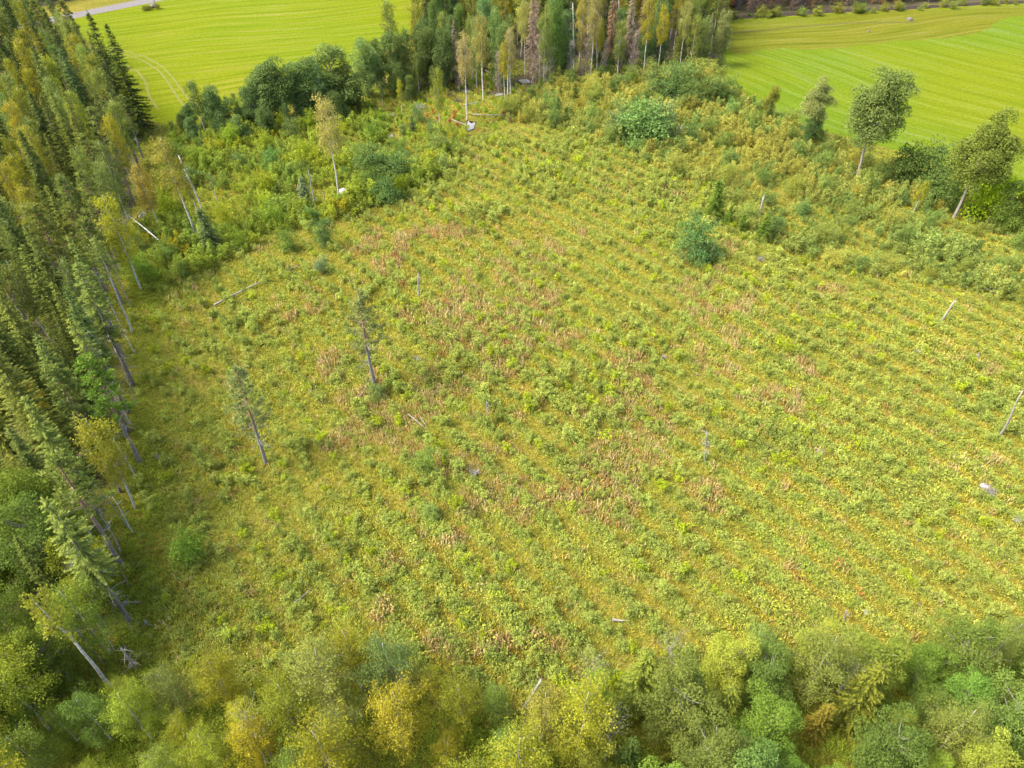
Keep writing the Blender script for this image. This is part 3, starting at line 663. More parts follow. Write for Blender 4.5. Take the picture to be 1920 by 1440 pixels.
# -- birches and dead spruces of the flooded stand
for P, b, t, c, lab in [
    (BIRCH_TALL[1], (876, 224), 62, (.175, .142, .06), "wide forked birch with tan leaves and bare white limbs"),
    (BIRCH_TALL[0], (906, 190), 22, (.15, .13, .042), "tall golden birch with a straight white trunk behind the forked one"),
    (BIRCH_TALL[2], (947, 192), 78, (.19, .16, .024), "yellow birch with low golden crown over the pale pool"),
    (BIRCH_TALL[1], (957, 182), 52, (.175, .145, .062), "pale tan birch with twin white trunks beside the yellow one"),
    (BIRCH[3], (826, 248), 124, (.12, .13, .02), "narrow light green birch among red shrubs"),
    (BIRCH[0], (754, 215), 145, (.15, .15, .015), "small narrow yellow-green birch by the fallen grey branches"),
    (BIRCH_TALL[0], (1087, 142), 42, (.17, .138, .04), "orange-gold birch left of the brown spruces"),
    (BIRCH_TALL[2], (1116, 142), 32, (.16, .14, .02), "yellow-green birch with a bright white trunk before the brown spruces"),
    (BIRCH_TALL[0], (1205, 142), -8, (.15, .13, .02), "olive birch with white trunk past the brown spruces"),
    (BIRCH_TALL[2], (1233, 136), 8, (.20, .165, .02), "yellow birch leaning over the shrubs past the brown spruces"),
    (BIRCH[1], (1292, 135), 22, (.12, .125, .03), "willowy light green birch near the stand's corner"),
    (BIRCH_TALL[1], (1106, 148), -10, (.14, .12, .04), "thin tall birch nearly bare amid the dead stand")]:
    hero(P, b, t, c, "birch_tree", lab.replace("left of", "in front of") , wide=.8)
for P, b, t, c, lab in [
    (SPRUCE_DEAD[0], (998, 150), -25, (.135, .098, .08), "tall brown dead spruce beside the dark pool"),
    (SPRUCE_DEAD[1], (1142, 126), -40, (.135, .085, .056), "reddish-brown dead spruce before the white pool"),
    (SPRUCE_DEAD[0], (1174, 128), -30, (.15, .112, .088), "pale brown dead spruce with drooping boughs beside the reddish one"),
    (SPRUCE_DEAD[1], (856, 160), 34, (.12, .085, .07), "purple-brown dead tree behind the forked birch"),
    (SPRUCE_DEAD[1], (1014, 152), 88, (.18, .15, .13), "small grey dead spruce at the dark pool"),
    (SPRUCE_DEAD[0], (1086, 150), 95, (.18, .12, .09), "short brown dead spruce under the orange birch"),
    (SPRUCE_DEAD[0], (1112, 118), -20, (.16, .11, .08), "greyish-brown dead spruce at the back of the stand")]:
    hero(P, b, t, c, "dead_spruce", lab, wide=.8)
hero(BROAD[1], (1040, 148), -5, (.06, .095, .025), "leafy_tree", "bright green leafy tree behind the dark pool", wide=.5)
hero(BROAD[2], (1056, 140), 20, (.07, .095, .04), "leafy_tree", "grey-green leafy tree beside the brown dead spruce", wide=.6)
hero(BROAD[0], (1346, 124), 20, (.10, .105, .04), "willow_tree", "big rounded willow with brown stems at the stand's field corner", wide=.6)
hero(SPRUCE[2], (1262, 152), 40, (.065, .07, .010), "spruce_tree", "olive spruce between the yellow birch and the willow", wide=.8)
for i, (bx, by, ty) in enumerate([(1230, 185, 120), (1255, 190, 122), (1275, 185, 120), (1300, 185, 118), (1325, 190, 140), (1345, 190, 150), (1290, 200, 150)]):
    hero(BUSH[i % 4], (bx, by), ty, jit((.08, .108, .032), .18), "leafy_bush", "green bush in the clump at the field corner below the stand", "bush", group="bushes at the field corner", wide=.75)

def scatter(P, spacing, avoid=2.0, tries=None, rng=None, fence=True):
    """points at least spacing apart inside outline P"""
    rng = rng or R; x0, y0 = P.min(0); x1, y1 = P.max(0); n = int((x1 - x0) * (y1 - y0) / spacing ** 2 * 6) + 20
    X = rng.uniform(x0, x1, n); Y = rng.uniform(y0, y1, n); ok = inside(P, X, Y); X = X[ok]; Y = Y[ok]
    grid = {}; out = []
    def near(x, y, d):
        i, j = int(x // spacing), int(y // spacing)
        for a in (-1, 0, 1):
            for b in (-1, 0, 1):
                for q in grid.get((i + a, j + b), ()):
                    if (q[0] - x) ** 2 + (q[1] - y) ** 2 < d * d: return True
        return False
    T = np.array(TREES) if TREES else np.zeros((0, 2))
    for x, y in zip(X, Y):
        if near(x, y, spacing): continue
        if avoid and len(T) and (((T[:, 0] - x) ** 2 + (T[:, 1] - y) ** 2) < avoid * avoid).any(): continue
        if any(((x - w[0]) / w[2]) ** 2 + ((y - w[1]) / w[3]) ** 2 < 1 for w in WATER): continue
        grid.setdefault((int(x // spacing), int(y // spacing)), []).append((x, y)); out.append((x, y))
    return np.array(out)

# -- the spruce forest west of the clearing
WEST = poly([(-170, 60), (60, 58), (140, 100), (215, 185), (268, 262), (270, 330), (262, 420), (238, 520), (240, 600), (242, 700), (250, 800), (243, 900), (234, 1000), (230, 1080), (228, 1180), (190, 1280), (60, 1400), (-180, 1400), (-220, 900), (-200, 500), (-190, 250)])
def shown(x, y, h, m=60):
    """does any of an upright thing h tall fall in the frame (with a margin)"""
    z = np.linspace(0, h, 5); u, v = px_of(np.full(5, x), np.full(5, y), z); return bool(((u > -m) & (u < 1920 + m) & (v > -m) & (v < 1440 + m)).any())
def pick(*ws): return int(R.choice(len(ws), p=np.array(ws) / sum(ws)))
for x, y in scatter(WEST, 3.3):
    if not shown(x, y, 15): continue
    u, v = px_of(x, y); far = v < 330
    if v > 1010 and R.random() < .75:
        lk = pick(1, 1, 1)
        plant((BROAD_NEAR + BIRCH_NEAR)[pick(1, 1, 1, 1, 1, 1, 1, 1)], x, y, R.uniform(8.5, 13), jit([(.085, .11, .018), (.115, .125, .014), (.07, .095, .02)][lk], .12), "leafy_tree", "%s leafy tree in the lower corner of the dense forest" % ["mid-green", "yellowish", "dark"][lk], "tree", "leafy trees in the forest corner"); continue
    k = pick(.58, .31, .11) if not (180 < v < 480) else pick(.45, .45, .1)
    edge = WEST is not None and not inside(WEST, x + 4, y)
    if k == 0:
        P = SPRUCE_EDGE[pick(1, 1, 1)] if edge else SPRUCE[pick(1, 1, 1, 1)]
        sc_ = (.050, .062, .020) if far else (C_SPRL if R.random() < .5 else C_SPR)
        sl_ = "%s spruce %s the dense forest %s" % ("blackish-green" if far else "yellow-green" if sc_ == C_SPRL else "dark olive", "with bare trunk on the rim of" if edge else "crowded inside", "near the mown field" if far else "along the clearing")
        plant(P, x, y, R.uniform(11.5, 19.5), jit(sc_, .15), "spruce_tree", sl_, "tree", "spruces of the dense forest", wide=R.uniform(.65, 1.2))
    elif k == 1:
        P = BIRCH[pick(1, 1, 1, 1)]; bk = pick(.4, .3, .12, .18)
        plant(P, x, y, R.uniform(11, 16), jit([C_BIR, C_BIRG, C_BIRY, C_GRY][bk], .12), "birch_tree", "%s birch mixed into the dense spruce forest%s" % (["yellow-green", "green", "golden-orange", "grey-green"][bk], " near the mown field" if far else ""), "tree", "birches of the dense forest", wide=R.uniform(.75, 1.0))
    else:
        plant(PINE[1 + pick(1, 1)], x, y, R.uniform(12, 16), jit((.10, .11, .03), .12), "pine_tree", "grey-green pine mixed into the dense spruce forest", "tree", "pines of the dense forest")

# -- the young wood in front: birches on one side, grey-green leafy trees and spruces on the other
CONT = np.array([(0, 1150), (130, 1210), (230, 1290), (330, 1235), (470, 1215), (560, 1195), (640, 1180), (760, 1195), (820, 1240), (880, 1285), (960, 1290), (1040, 1300), (1080, 1225), (1180, 1205), (1280, 1180), (1350, 1190), (1420, 1175), (1560, 1160), (1650, 1165), (1720, 1130), (1860, 1120), (1920, 1140), (2200, 1150)])
SOUTH = poly([(-150, 1300), (150, 1290), (330, 1330), (640, 1275), (850, 1330), (1060, 1370), (1090, 1290), (1300, 1255), (1650, 1225), (1920, 1205), (2150, 1200), (2300, 1700), (1500, 1850), (400, 1850), (-350, 1700)])
for x, y in scatter(SOUTH, 2.6, avoid=1.8):
    u, v = px_of(x, y); h = R.uniform(5.5, 12)
    if not shown(x, y, h): continue
    while h > 2.5 and float(px_of(x, y, h)[1]) < np.interp(float(px_of(x, y, h)[0]), CONT[:, 0], CONT[:, 1]): h -= .4
    if h < 3: continue
    if u < 1060 + R.normal(0, 40):
        if R.random() < .9:
            c = [(.145, .148, .018), (.17, .16, .018), (.095, .122, .024), (.125, .13, .034), (.175, .158, .02)][(bk := pick(.38, .2, .22, .14, .06))]
            plant(BIRCH_NEAR[pick(1, 1, 1, 1)], x, y, h, jit(c, .16), "birch_tree", "%s birch in the young wood on the clearing's lower rim" % ["yellow-green", "bright yellowish", "plain green", "brownish", "golden yellow"][bk], "tree", "birches of the young wood")
        else:
            plant(SPRUCE_S[pick(1, 1, 1)], x, y, h * .85, jit((.07, .08, .014), .12), "spruce_tree", "yellow-green spruce among the birches of the young wood", "tree", "spruces among the birches", wide=.7)
    else:
        k = pick(.66, .24, .10)
        if k == 0:
            c = [(.085, .108, .028), (.09, .12, .018), (.058, .085, .020), (.11, .122, .02)][(bk := pick(1, 1, 1, .8))]
            plant(BROAD_NEAR[pick(1, 1, 1, 1)], x, y, h * .88, jit(c, .18), "leafy_tree", "%s leafy tree in the young wood beyond the slanting pale pole" % ["grey-green", "fresh green", "dark green", "yellowish"][bk], "tree", "leafy trees of the young wood", wide=.95)
        elif k == 1:
            plant(SPRUCE_S[pick(1, 1, 1)], x, y, h * .85, jit([(.068, .078, .014), (.09, .08, .016), (.055, .07, .016)][(bk := pick(.5, .2, .3))], .1), "spruce_tree", "%s spruce among the leafy trees of the young wood" % ["yellow-green", "rusty golden", "darker green"][bk], "tree", "golden-tipped spruces of the young wood", wide=.8)
        else:
            plant(BIRCH_NEAR[pick(1, 1, 1, 1)], x, y, h, jit((.12, .13, .03), .1), "birch_tree", "light birch among the grey-green leafy trees of the young wood", "tree", "birches among the leafy trees")

# -- woods farther off
FAR_C = poly([(800, 90), (845, 105), (960, 110), (1090, 85), (1200, 95), (1330, 105), (1352, 60), (1360, 20), (1380, -25), (1000, -45), (810, -45), (795, 20)])
for x, y in scatter(FAR_C, 4.0, avoid=2.6):
    u, v = px_of(x, y); k = pick(.35, .4, .25) if u < 1060 else pick(.15, .77, .08); h = R.uniform(14, 20)
    if k == 0: plant(SPRUCE[pick(1, 1, 1, 1)], x, y, h, jit((.035, .05, .016), .12), "spruce_tree", "dark spruce standing behind the flooded stand", "tree", "spruces behind the flooded stand")
    elif k == 1: plant(BIRCH[pick(1, 1, 1, 1)], x, y, h, jit((.09, .10, .025) if R.random() < .6 else (.16, .135, .025), .12), "birch_tree", "olive birch standing behind the flooded stand", "tree", "birches behind the flooded stand")
    elif u > 1060: plant(SPRUCE_DEAD[pick(1, 1)], x, y, h, jit((.13, .10, .08), .12), "dead_spruce", "brown dead spruce at the back of the flooded stand", "tree", "dead spruces behind the flooded stand")
    else: plant(BROAD[pick(1, 1, 1)], x, y, h * .8, jit((.05, .075, .022), .12), "leafy_tree", "dark leafy tree standing behind the flooded stand", "tree", "leafy trees behind the flooded stand", wide=.7)
STAND = poly([(700, 165), (800, 120), (960, 105), (1100, 100), (1240, 105), (1330, 108), (1320, 128), (1230, 142), (1120, 152), (1040, 160), (960, 165), (860, 172), (760, 190)])
for x, y in scatter(STAND, 4.8, avoid=2.6):
    u, v = px_of(x, y); k = pick(.3, .16, .22, .32) if u > 960 else pick(.15, .04, .46, .35)
    if k == 0: plant(BIRCH_TALL[pick(1, .4, 1)], x, y, R.uniform(13, 19), jit((.16, .145, .045), .12), "birch_tree", "golden thin birch crowded inside the flooded stand", "tree", "birches inside the flooded stand", wide=.8)
    elif k == 1: plant(SPRUCE_DEAD[pick(1, 1)], x, y, R.uniform(9, 19), jit([(.13, .095, .07), (.14, .118, .10)][pick(1, 1)], .12), "dead_spruce", "dead brown spruce crowded inside the flooded stand", "tree", "dead spruces inside the flooded stand", wide=.85)
    elif k == 2: plant(BROAD[pick(1, 1, 1)], x, y, R.uniform(8, 15), jit((.06, .085, .03), .15), "leafy_tree", "green leafy tree crowded inside the flooded stand", "tree", "leafy trees inside the flooded stand", wide=.7)
    else: plant(BIRCH[pick(1, 1, 1, 1)], x, y, R.uniform(12, 18), jit((.10, .115, .03), .12), "birch_tree", "green birch crowded inside the flooded stand", "tree", "green birches inside the flooded stand", wide=.85)
FAR_W = poly([(-200, 60), (-60, 36), (30, 14), (110, 3), (200, -14), (300, -32), (420, -52), (300, -85), (0, -75), (-250, -50)])
for x, y in scatter(FAR_W, 4.2):
    if not shown(x, y, 4, 40): continue
    if R.random() < .5: plant(BROAD[pick(1, 1, 1)], x, y, R.uniform(10, 14), jit((.035, .052, .018), .15), "leafy_tree", "dark leafy tree of the wood behind the gravel road", "tree", "leafy trees behind the road", wide=.8)
    else: plant(BIRCH_TALL[pick(1, 0, 1)], x, y, R.uniform(13, 17), jit((.045, .06, .018), .15), "birch_tree", "dark-crowned birch of the wood behind the gravel road", "tree", "birches behind the road")
BARE_P = [make_birch(176 + i, 13, .08, 1.9, 1100, leaf=.22, nlimb=46, hang=.4, bark=M_BARK_G, leafmat=M_DRY, fork=True) for i in range(2)]
for i, (bu, bv, tv) in enumerate(((862, 172, 70), (1010, 160, 60), (1030, 158, 85), (1068, 152, 70), (1096, 146, 40), (1130, 142, 70), (1158, 138, 60), (1185, 140, 50), (1000, 165, 100), (935, 172, 90))):
    hero(BARE_P[i % 2], (bu, bv), tv, jit((.17, .13, .11), .1), "bare_tree", "pinkish-grey leafless tree in the flooded stand", group="leafless trees of the flooded stand", wide=.9)
FAR_E = poly([(1358, 26), (1450, 22), (1560, 14), (1680, 8), (1820, -3), (2000, -10), (2150, -16), (2150, -48), (1700, -42), (1360, -30)])
M_BARE = leaf_mat("dry_twig", [(0, (.7, .7, .7)), (1, (1.3, 1.25, 1.2))], .1)
BARE = [make_birch(170 + i, 12, .03, 1.7, 2600, leaf=.26, nlimb=50, hang=.5, bark=M_BARK_G, leafmat=M_BARE, fork=True) for i in range(3)]
for x, y in scatter(FAR_E, 2.9):
    if not shown(x, y, 4, 40): continue
    u, v = px_of(x, y)
    if u < 1680 or R.random() < .35: plant(BARE[pick(1, 1, 1)], x, y, R.uniform(9, 13), jit((.085, .062, .055) if R.random() < .75 else (.13, .07, .035), .15), "bare_alder", "purple-brown leafless thicket tree along the ditch beyond the pasture", "tree", "leafless thicket beyond the pasture")
    else: plant(BROAD[pick(1, 1, 1)], x, y, R.uniform(5, 9), jit((.07, .08, .02), .15), "leafy_tree", "olive leafy tree along the ditch beyond the pasture", "tree", "leafy trees beyond the pasture", wide=.8)
for i in range(40):
    u = R.choice([1400, 1440, 1520, 1600, 1660, 1740, 1790, 1870]) + R.normal(0, 22); v = np.interp(u, [1362, 1500, 1700, 1960], [35, 29, 19, 3]) + R.normal(0, 1.5); x, y = at(u, v)
    plant(BUSH[i % 4], x, y, R.uniform(.8, 3.0), jit((.095, .105, .022), .25), "ditch_shrub", "olive shrub on the dark ditch bank beyond the pasture", "bush", "shrubs along the ditch bank")
tag(strip("ditch_bank", [(1352, 35), (1450, 29), (1560, 21), (1700, 15), (1850, 6), (2050, -1)], 3.0, .045, M_PEAT), "dark bare ditch bank beyond the pasture", kind="structure")

# ------------------------------------------------------------------ saplings and shrubs: the largest singly, the rest as massed growth
mass = {"SAP": [], "SHRUB": []}
def add_shrubs(pts, kind, colf, hf, name, label, cat, group, nmax=290):
    L = []
    for x, y in pts:
        s = hf(x, y)
        if s <= 0: continue
        d = math.sqrt(x * x + y * y + CAM_H ** 2); u, v = px_of(x, y); vis = -20 < u < 1940 and -10 < v < 1460
        L.append((s / d if vis else 0, x, y, s, colf(x, y)))
    L.sort(key=lambda q: -q[0])
    prot = SAP if kind == "SAP" else SHRUB
    for i, (_, x, y, s, c) in enumerate(L):
        if i < nmax and _ > 0:
            o = obj(name, prot[i % 5][0], None, (x, y, float(gz(x, y)) - .03), c); o.scale = (s * R.uniform(.85, 1.2), s * R.uniform(.85, 1.2), s); o.rotation_euler = (0, 0, R.uniform(0, 6.28))
            w = "lime-green" if c[1] > c[0] * 1.02 and c[2] < .12 * c[1] else "golden" if c[0] > c[1] * 1.12 and c[2] > .1 * c[1] else "greener" if c[1] > c[0] * 1.1 else "olive"
            if c[0] > 2.2 * c[1]: w = "rust-red"
            tag(o, "%s, %s %s" % (label, "tall" if s > .85 else "low", w), cat, group)
        else:
            mass[kind].append((x, y, s, c))

def clear_green(x, y):
    g = vnoise(x, y, 5, 3) * .6 + R.random() * .4
    a = np.array((.16, .165, .038)); b = np.array((.125, .15, .034)); c = np.array((.16, .18, .014))
    t = R.random()
    col = a * (1 - g) + b * g
    if t < .10: col = c
    return tuple(col * (1 + R.normal(0, .12)))
def row_points():
    """planting spots along the furrow ridges, about a metre apart, straggling a little"""
    out = []; ca, sa = math.cos(ROW_A), math.sin(ROW_A)
    for k in range(-60, 90):
        t = np.arange(-160, 160, .72); t = t + R.normal(0, .25, len(t)); s_ = k * 3.1 + R.normal(0, .36, len(t)); x = t * ca - s_ * sa; y = t * sa + s_ * ca
        s_ = s_ - .7 * (vnoise(x, y, 18, 5) - .5) * 2; x = t * ca - s_ * sa; y = t * sa + s_ * ca; out.append(np.c_[x, y])
    out = np.concatenate(out); return out[inside(CLEAR, out[:, 0], out[:, 1])]
pts = np.concatenate([scatter(CLEAR, 1.5, avoid=1.2), row_points()])
def clear_h(x, y):
    u, v = px_of(x, y); rp = float(row_phase(x, y)); dn = float(vnoise(x, y, 11, 6))
    rowy = float(sm(420, 900, u)) * .75 + .25; p = .12 + rowy * (1.3 * rp ** 2.3 - .28) + .55 * (dn - .5) + .9 * (float(vnoise(x, y, 4.5, 0)) - .5)
    p *= max(float(sm(255, 420, u)), .9 * float(sm(820, 960, v))) * .8 + .2; p += .10
    if v < 470: p += .25 * sm(470, 330, v)
    p += .3 * float(sm(860, 1050, v)) * float(sm(1500, 900, u)) + .15 * float(sm(900, 1150, v))
    if R.random() > p: return 0
    return R.uniform(.4, 1.05) * (1.2 if v < 420 else 1) * (.55 + .5 * dn + .4 * float(vnoise(x, y, 4.5, 0)))
add_shrubs(pts, "SAP", clear_green, clear_h, "birch_sapling", "leafy sapling on the felled clearing", "sapling", "saplings on the clearing")

for P_, n_, sp_, lab, cols in ((THICK_E, "brush_bush", 5.2, "bush standing proud of the shrub belt along the striped field", [(.12, .135, .03), (.09, .12, .03), (.16, .145, .03), (.075, .105, .03)]),
                           (THICK_W, "hollow_bush", 5.6, "bush standing proud of the lush hollow below the leafy belt", [(.10, .14, .02), (.075, .11, .026), (.15, .17, .016), (.085, .11, .035)])):
    for x, y in scatter(P_, sp_, avoid=2.0):
        k_ = pick(1, 1, .8, .8)
        plant(BUSH[pick(1, 1, 1, 1)], x, y, R.uniform(2.2, 4.2), jit(cols[k_], .12), n_, ("olive ", "green ", "yellowish ", "dark ")[k_] + lab, "bush", "larger bushes of the " + ("shrub belt" if P_ is THICK_E else "lush hollow"), wide=R.uniform(.6, .95))
def east_col(x, y):
    u, v = px_of(x, y); g = float(vnoise(x, y, 6, 4)) * .6 + R.random() * .4
    gold = np.array((.185, .16, .036)); grn = np.array((.10, .135, .036)); oli = np.array((.145, .15, .038))
    w = .75 * math.exp(-((u - 1390) / 230) ** 2 - ((v - 270) / 130) ** 2) + .55 * float(sm(260, 190, v)) * float(sm(1400, 1150, u)); w = min(w, .9)
    col = gold * w + (grn * g + oli * (1 - g)) * (1 - w) if R.random() < .75 else (gold if R.random() < .25 else grn * .85)
    return tuple(col * (1 + R.normal(0, .12)))
add_shrubs(scatter(THICK_E, 1.35, avoid=1.5), "SHRUB", east_col, lambda x, y: R.uniform(.4, 1.05) * (.45 + 1.1 * float(vnoise(x, y, 6, 3))), "birch_brush", "brush of the shrub belt along the striped field", "shrub", "brush along the striped field")
def west_col(x, y):
    g = float(vnoise(x, y, 7, 2)) * .7 + R.random() * .3
    col = np.array((.17, .18, .016)) * g + np.array((.095, .13, .030)) * (1 - g)
    if R.random() < .03: col = np.array((.18, .155, .014))
    return tuple(col * (1 + R.normal(0, .13)))
add_shrubs(scatter(THICK_W, 1.3, avoid=1.4), "SHRUB", west_col, lambda x, y: R.uniform(.4, 1.05) * (.5 + 1.1 * float(vnoise(x, y, 6, 3))), "green_shrub", "lush shrub in the hollow beneath the dark leafy belt", "shrub", "lush shrubs below the leafy belt")
BOG = poly([(690, 200), (760, 150), (900, 140), (1000, 160), (1000, 225), (880, 262), (760, 262)])
def bog_col(x, y):
    t = R.random(); u, v = px_of(x, y)
    if v > 215 and 790 < u < 1010 and t < .45: return (.18, .055, .02)
    return tuple(np.array([(.11, .17, .012), (.16, .135, .03), (.11, .085, .045)][pick(.55, .28, .17)]) * (1 + R.normal(0, .12)))
add_shrubs(scatter(BOG, 1.7, avoid=1.2), "SHRUB", bog_col, lambda x, y: R.uniform(.25, .6), "bog_shrub", "fern or shrub on the wet ground round the pools", "shrub", "shrubs on the wet ground")

# ------------------------------------------------------------------ ground cover as one mass of small plants
def proto_obj(name, me): return bpy.data.objects.new(name, me)

def gn_mass(name, protos, pts, sc, col, label, cat, tilt=.12):
    """points carrying scale, turn, kind and colour; one small plant on each"""
    n = len(pts); me = bpy.data.meshes.new(name + "_points")
    me.vertices.add(n); me.vertices.foreach_set("co", np.asarray(pts, np.float32).ravel())
    def att(nm, ty, fld, v):
        a = me.attributes.new(nm, ty, 'POINT'); a.data.foreach_set(fld, np.ascontiguousarray(v).ravel())
    att("scl", 'FLOAT', "value", np.asarray(sc, np.float32))
    rot = np.c_[R.normal(0, tilt, n), R.normal(0, tilt, n), R.uniform(0, 6.28, n)].astype(np.float32)
    att("rot", 'FLOAT_VECTOR', "vector", rot)
    att("idx", 'INT', "value", R.integers(0, len(protos), n).astype(np.int32))
    att("tcol", 'FLOAT_COLOR', "color", np.c_[np.asarray(col, np.float32), np.ones(n, np.float32)].astype(np.float32))
    o = obj(name, me); tag(o, label, cat, None, "stuff")
    pc = bpy.data.collections.new(name + "_kinds")
    for i, p in enumerate(protos): pc.objects.link(proto_obj("%s_kind_%02d" % (name, i), p))
    ng = bpy.data.node_groups.new(name + "_nodes", 'GeometryNodeTree')
    ng.interface.new_socket("Geometry", in_out='INPUT', socket_type='NodeSocketGeometry'); ng.interface.new_socket("Geometry", in_out='OUTPUT', socket_type='NodeSocketGeometry')
    N = ng.nodes.new; L = ng.links.new
    gi = N("NodeGroupInput"); go = N("NodeGroupOutput"); ci = N("GeometryNodeCollectionInfo"); ci.inputs["Collection"].default_value = pc; ci.inputs["Separate Children"].default_value = True; ci.inputs["Reset Children"].default_value = True
    ip = N("GeometryNodeInstanceOnPoints"); ip.inputs["Pick Instance"].default_value = True
    def na(nm, ty):
        a = N("GeometryNodeInputNamedAttribute"); a.data_type = ty; a.inputs["Name"].default_value = nm; return a.outputs[0]
    m2p = N("GeometryNodeMeshToPoints"); L(gi.outputs[0], m2p.inputs[0])
    L(m2p.outputs[0], ip.inputs["Points"]); L(ci.outputs[0], ip.inputs["Instance"]); L(na("idx", 'INT'), ip.inputs["Instance Index"])
    er = N("FunctionNodeEulerToRotation"); L(na("rot", 'FLOAT_VECTOR'), er.inputs[0]); L(er.outputs[0], ip.inputs["Rotation"])
    L(na("scl", 'FLOAT'), ip.inputs["Scale"]); L(ip.outputs[0], go.inputs[0])
    md = o.modifiers.new("scatter", 'NODES'); md.node_group = ng
    return o

for key, nm, lab, cat in (("SAP", "sapling_growth", "massed smaller saplings covering the felled clearing in rows", "saplings"), ("SHRUB", "brush_growth", "massed smaller brush filling the shrub belts", "brush")):
    q = mass[key]
    if q:
        xs = np.array([a[0] for a in q]); ys = np.array([a[1] for a in q])
        gn_mass(nm, [p[1] for p in (SAP if key == "SAP" else SHRUB)], np.c_[xs, ys, gz(xs, ys) - .03], [a[2] for a in q], [a[3] for a in q], lab, cat, .06)

def tuft(seed):
    r = np.random.default_rng(seed); mb = MB(); n = 18; a = r.uniform(0, 6.28, n); u = np.c_[np.cos(a), np.sin(a), np.zeros(n)]; L = r.uniform(.28, .6, n)
    D = u * r.uniform(.2, .9, (n, 1)) + [0, 0, 1.]; C = u * r.uniform(0, .22, (n, 1)) + unit(D) * L[:, None] * .48
    leaves(mb, C, D, u + r.normal(0, .4, (n, 3)), L, .06, r.random(n)); return mb.build("grass_tuft", [M_COVER])
def stalks(seed):
    r = np.random.default_rng(seed); mb = MB(); n = 9; b = r.normal(0, .28, (n, 3)) * [1, 1, 0]; L = r.uniform(.6, 1.15, n); D = r.normal(0, .14, (n, 3)) + [0, 0, 1.]
    leaves(mb, b + unit(D) * L[:, None] * .48, D, rnd_dir(r, n), L, .085, .3 + .7 * r.random(n))
    k = np.repeat(np.arange(n), 3); m = len(k); C = b[k] + unit(D)[k] * (L[k] * r.uniform(.3, .9, m))[:, None]; leaves(mb, C, rnd_dir(r, m) + [0, 0, .3], [0, 0, 1.] + r.normal(0, .4, (m, 3)), .2, .07, r.random(m)); return mb.build("fireweed", [M_COVER])
def herb(seed):
    r = np.random.default_rng(seed); mb = MB(); n = 64; d = rnd_dir(r, n); d[:, 2] = np.abs(d[:, 2]); C = d * [.42, .42, .5] * r.uniform(.5, 1, (n, 1)) + [0, 0, .06]
    leaves(mb, C, d + r.normal(0, .6, (n, 3)), d * .6 + [0, 0, .7] + r.normal(0, .35, (n, 3)), .12 * r.uniform(.7, 1.5, n), .06, r.random(n)); return mb.build("low_herb", [M_COVER])
TUFT = [tuft(200 + i) for i in range(5)]; STALK = [stalks(210 + i) for i in range(4)]; HERB = [herb(220 + i) for i in range(5)]

def cover_points(step0):
    out = []
    for y0, y1, st in ((12, 60, step0), (60, 110, step0 * 1.15), (110, 186, step0 * 1.5)):
        xs = np.arange(-150, 151, st); ys = np.arange(y0, y1, st); X, Y = np.meshgrid(xs, ys); X = X.ravel() + R.uniform(-.5, .5, X.size) * st; Y = Y.ravel() + R.uniform(-.5, .5, Y.size) * st
        u, v = px_of(X, Y); ok = (u > -130) & (u < 2050) & (v < 1540) & ~inside(FIELD_W, X, Y) & ~inside(FIELD_E, X, Y)
        for w in WATER: ok &= ((X - w[0]) / w[2]) ** 2 + ((Y - w[1]) / w[3]) ** 2 > 1
        ok &= ~(inside(WEST, X, Y) & (R.random(X.size) < .55)); out.append(np.c_[X[ok], Y[ok]])
    return np.concatenate(out)
Q = cover_points(.41); X, Y = Q.T; U, Vv = px_of(X, Y); n = len(Q)
rp = row_phase(X, Y); n1 = vnoise(X, Y, 8, 1); n2 = vnoise(X, Y, 2.6, 2); n3 = vnoise(X, Y, 5.5, 7); n4 = vnoise(X, Y, 17, 4)
centre = np.exp(-(((U - 1050) / 420) ** 2 + ((Vv - 760) / 380) ** 2))
pink = (n3 * .55 + n2 * .25 + .35 * centre) ; r1 = R.random(n)
is_pink = (pink > .69) & (r1 < .62) & inside(CLEAR, X, Y)
is_pink |= inside(CLEAR, X, Y) & (r1 < .018)
rowy = .35 + .65 * sm(450, 950, U)
strip0 = sm(345, 275, U) * sm(480, 560, Vv)
ismoss = ~is_pink & (r1 < .46 - .2 * strip0 + 0.95 * rowy * (.5 - rp))
bald = (n4 * .6 + n2 * .4 + .1 * (.5 - rp) - .12 * sm(850, 1000, Vv) - .15 * sm(500, 300, U) > .64) & ~is_pink; ismoss |= bald & (r1 < .9)
isherb = ~is_pink & ~ismoss
C = np.empty((n, 3)); k3 = R.random(n)[:, None]
gold = np.array((.196, .160, .030)); moss = np.array((.145, .148, .022)); straw = np.array((.22, .185, .07)); dgrn = np.array((.105, .132, .014))
gsel = np.clip(n1 * .9 + (n2 - .5) * .7 - .05 + .5 * rowy * (.5 - rp) + R.normal(0, .12, n), 0, 1)[:, None]
C[:] = gold * gsel + moss * (1 - gsel)
gl = sm(900, 420, U)[:, None] * .45; C[:] = C * (1 - gl) + np.array((.125, .145, .022)) * gl
C[(k3[:, 0] > .95)] = straw
h1 = np.array((.145, .15, .034)); h2 = np.array((.105, .132, .026)); h3 = np.array((.16, .162, .026))
hc = np.where(k3 < .5, h1, np.where(k3 < .82, h2, h3)); C[isherb] = hc[isherb]
pk = np.where(k3 < .55, np.array((.19, .135, .06)), np.where(k3 < .94, np.array((.21, .165, .09)), np.array((.18, .085, .035)))); C[is_pink] = pk[is_pink]
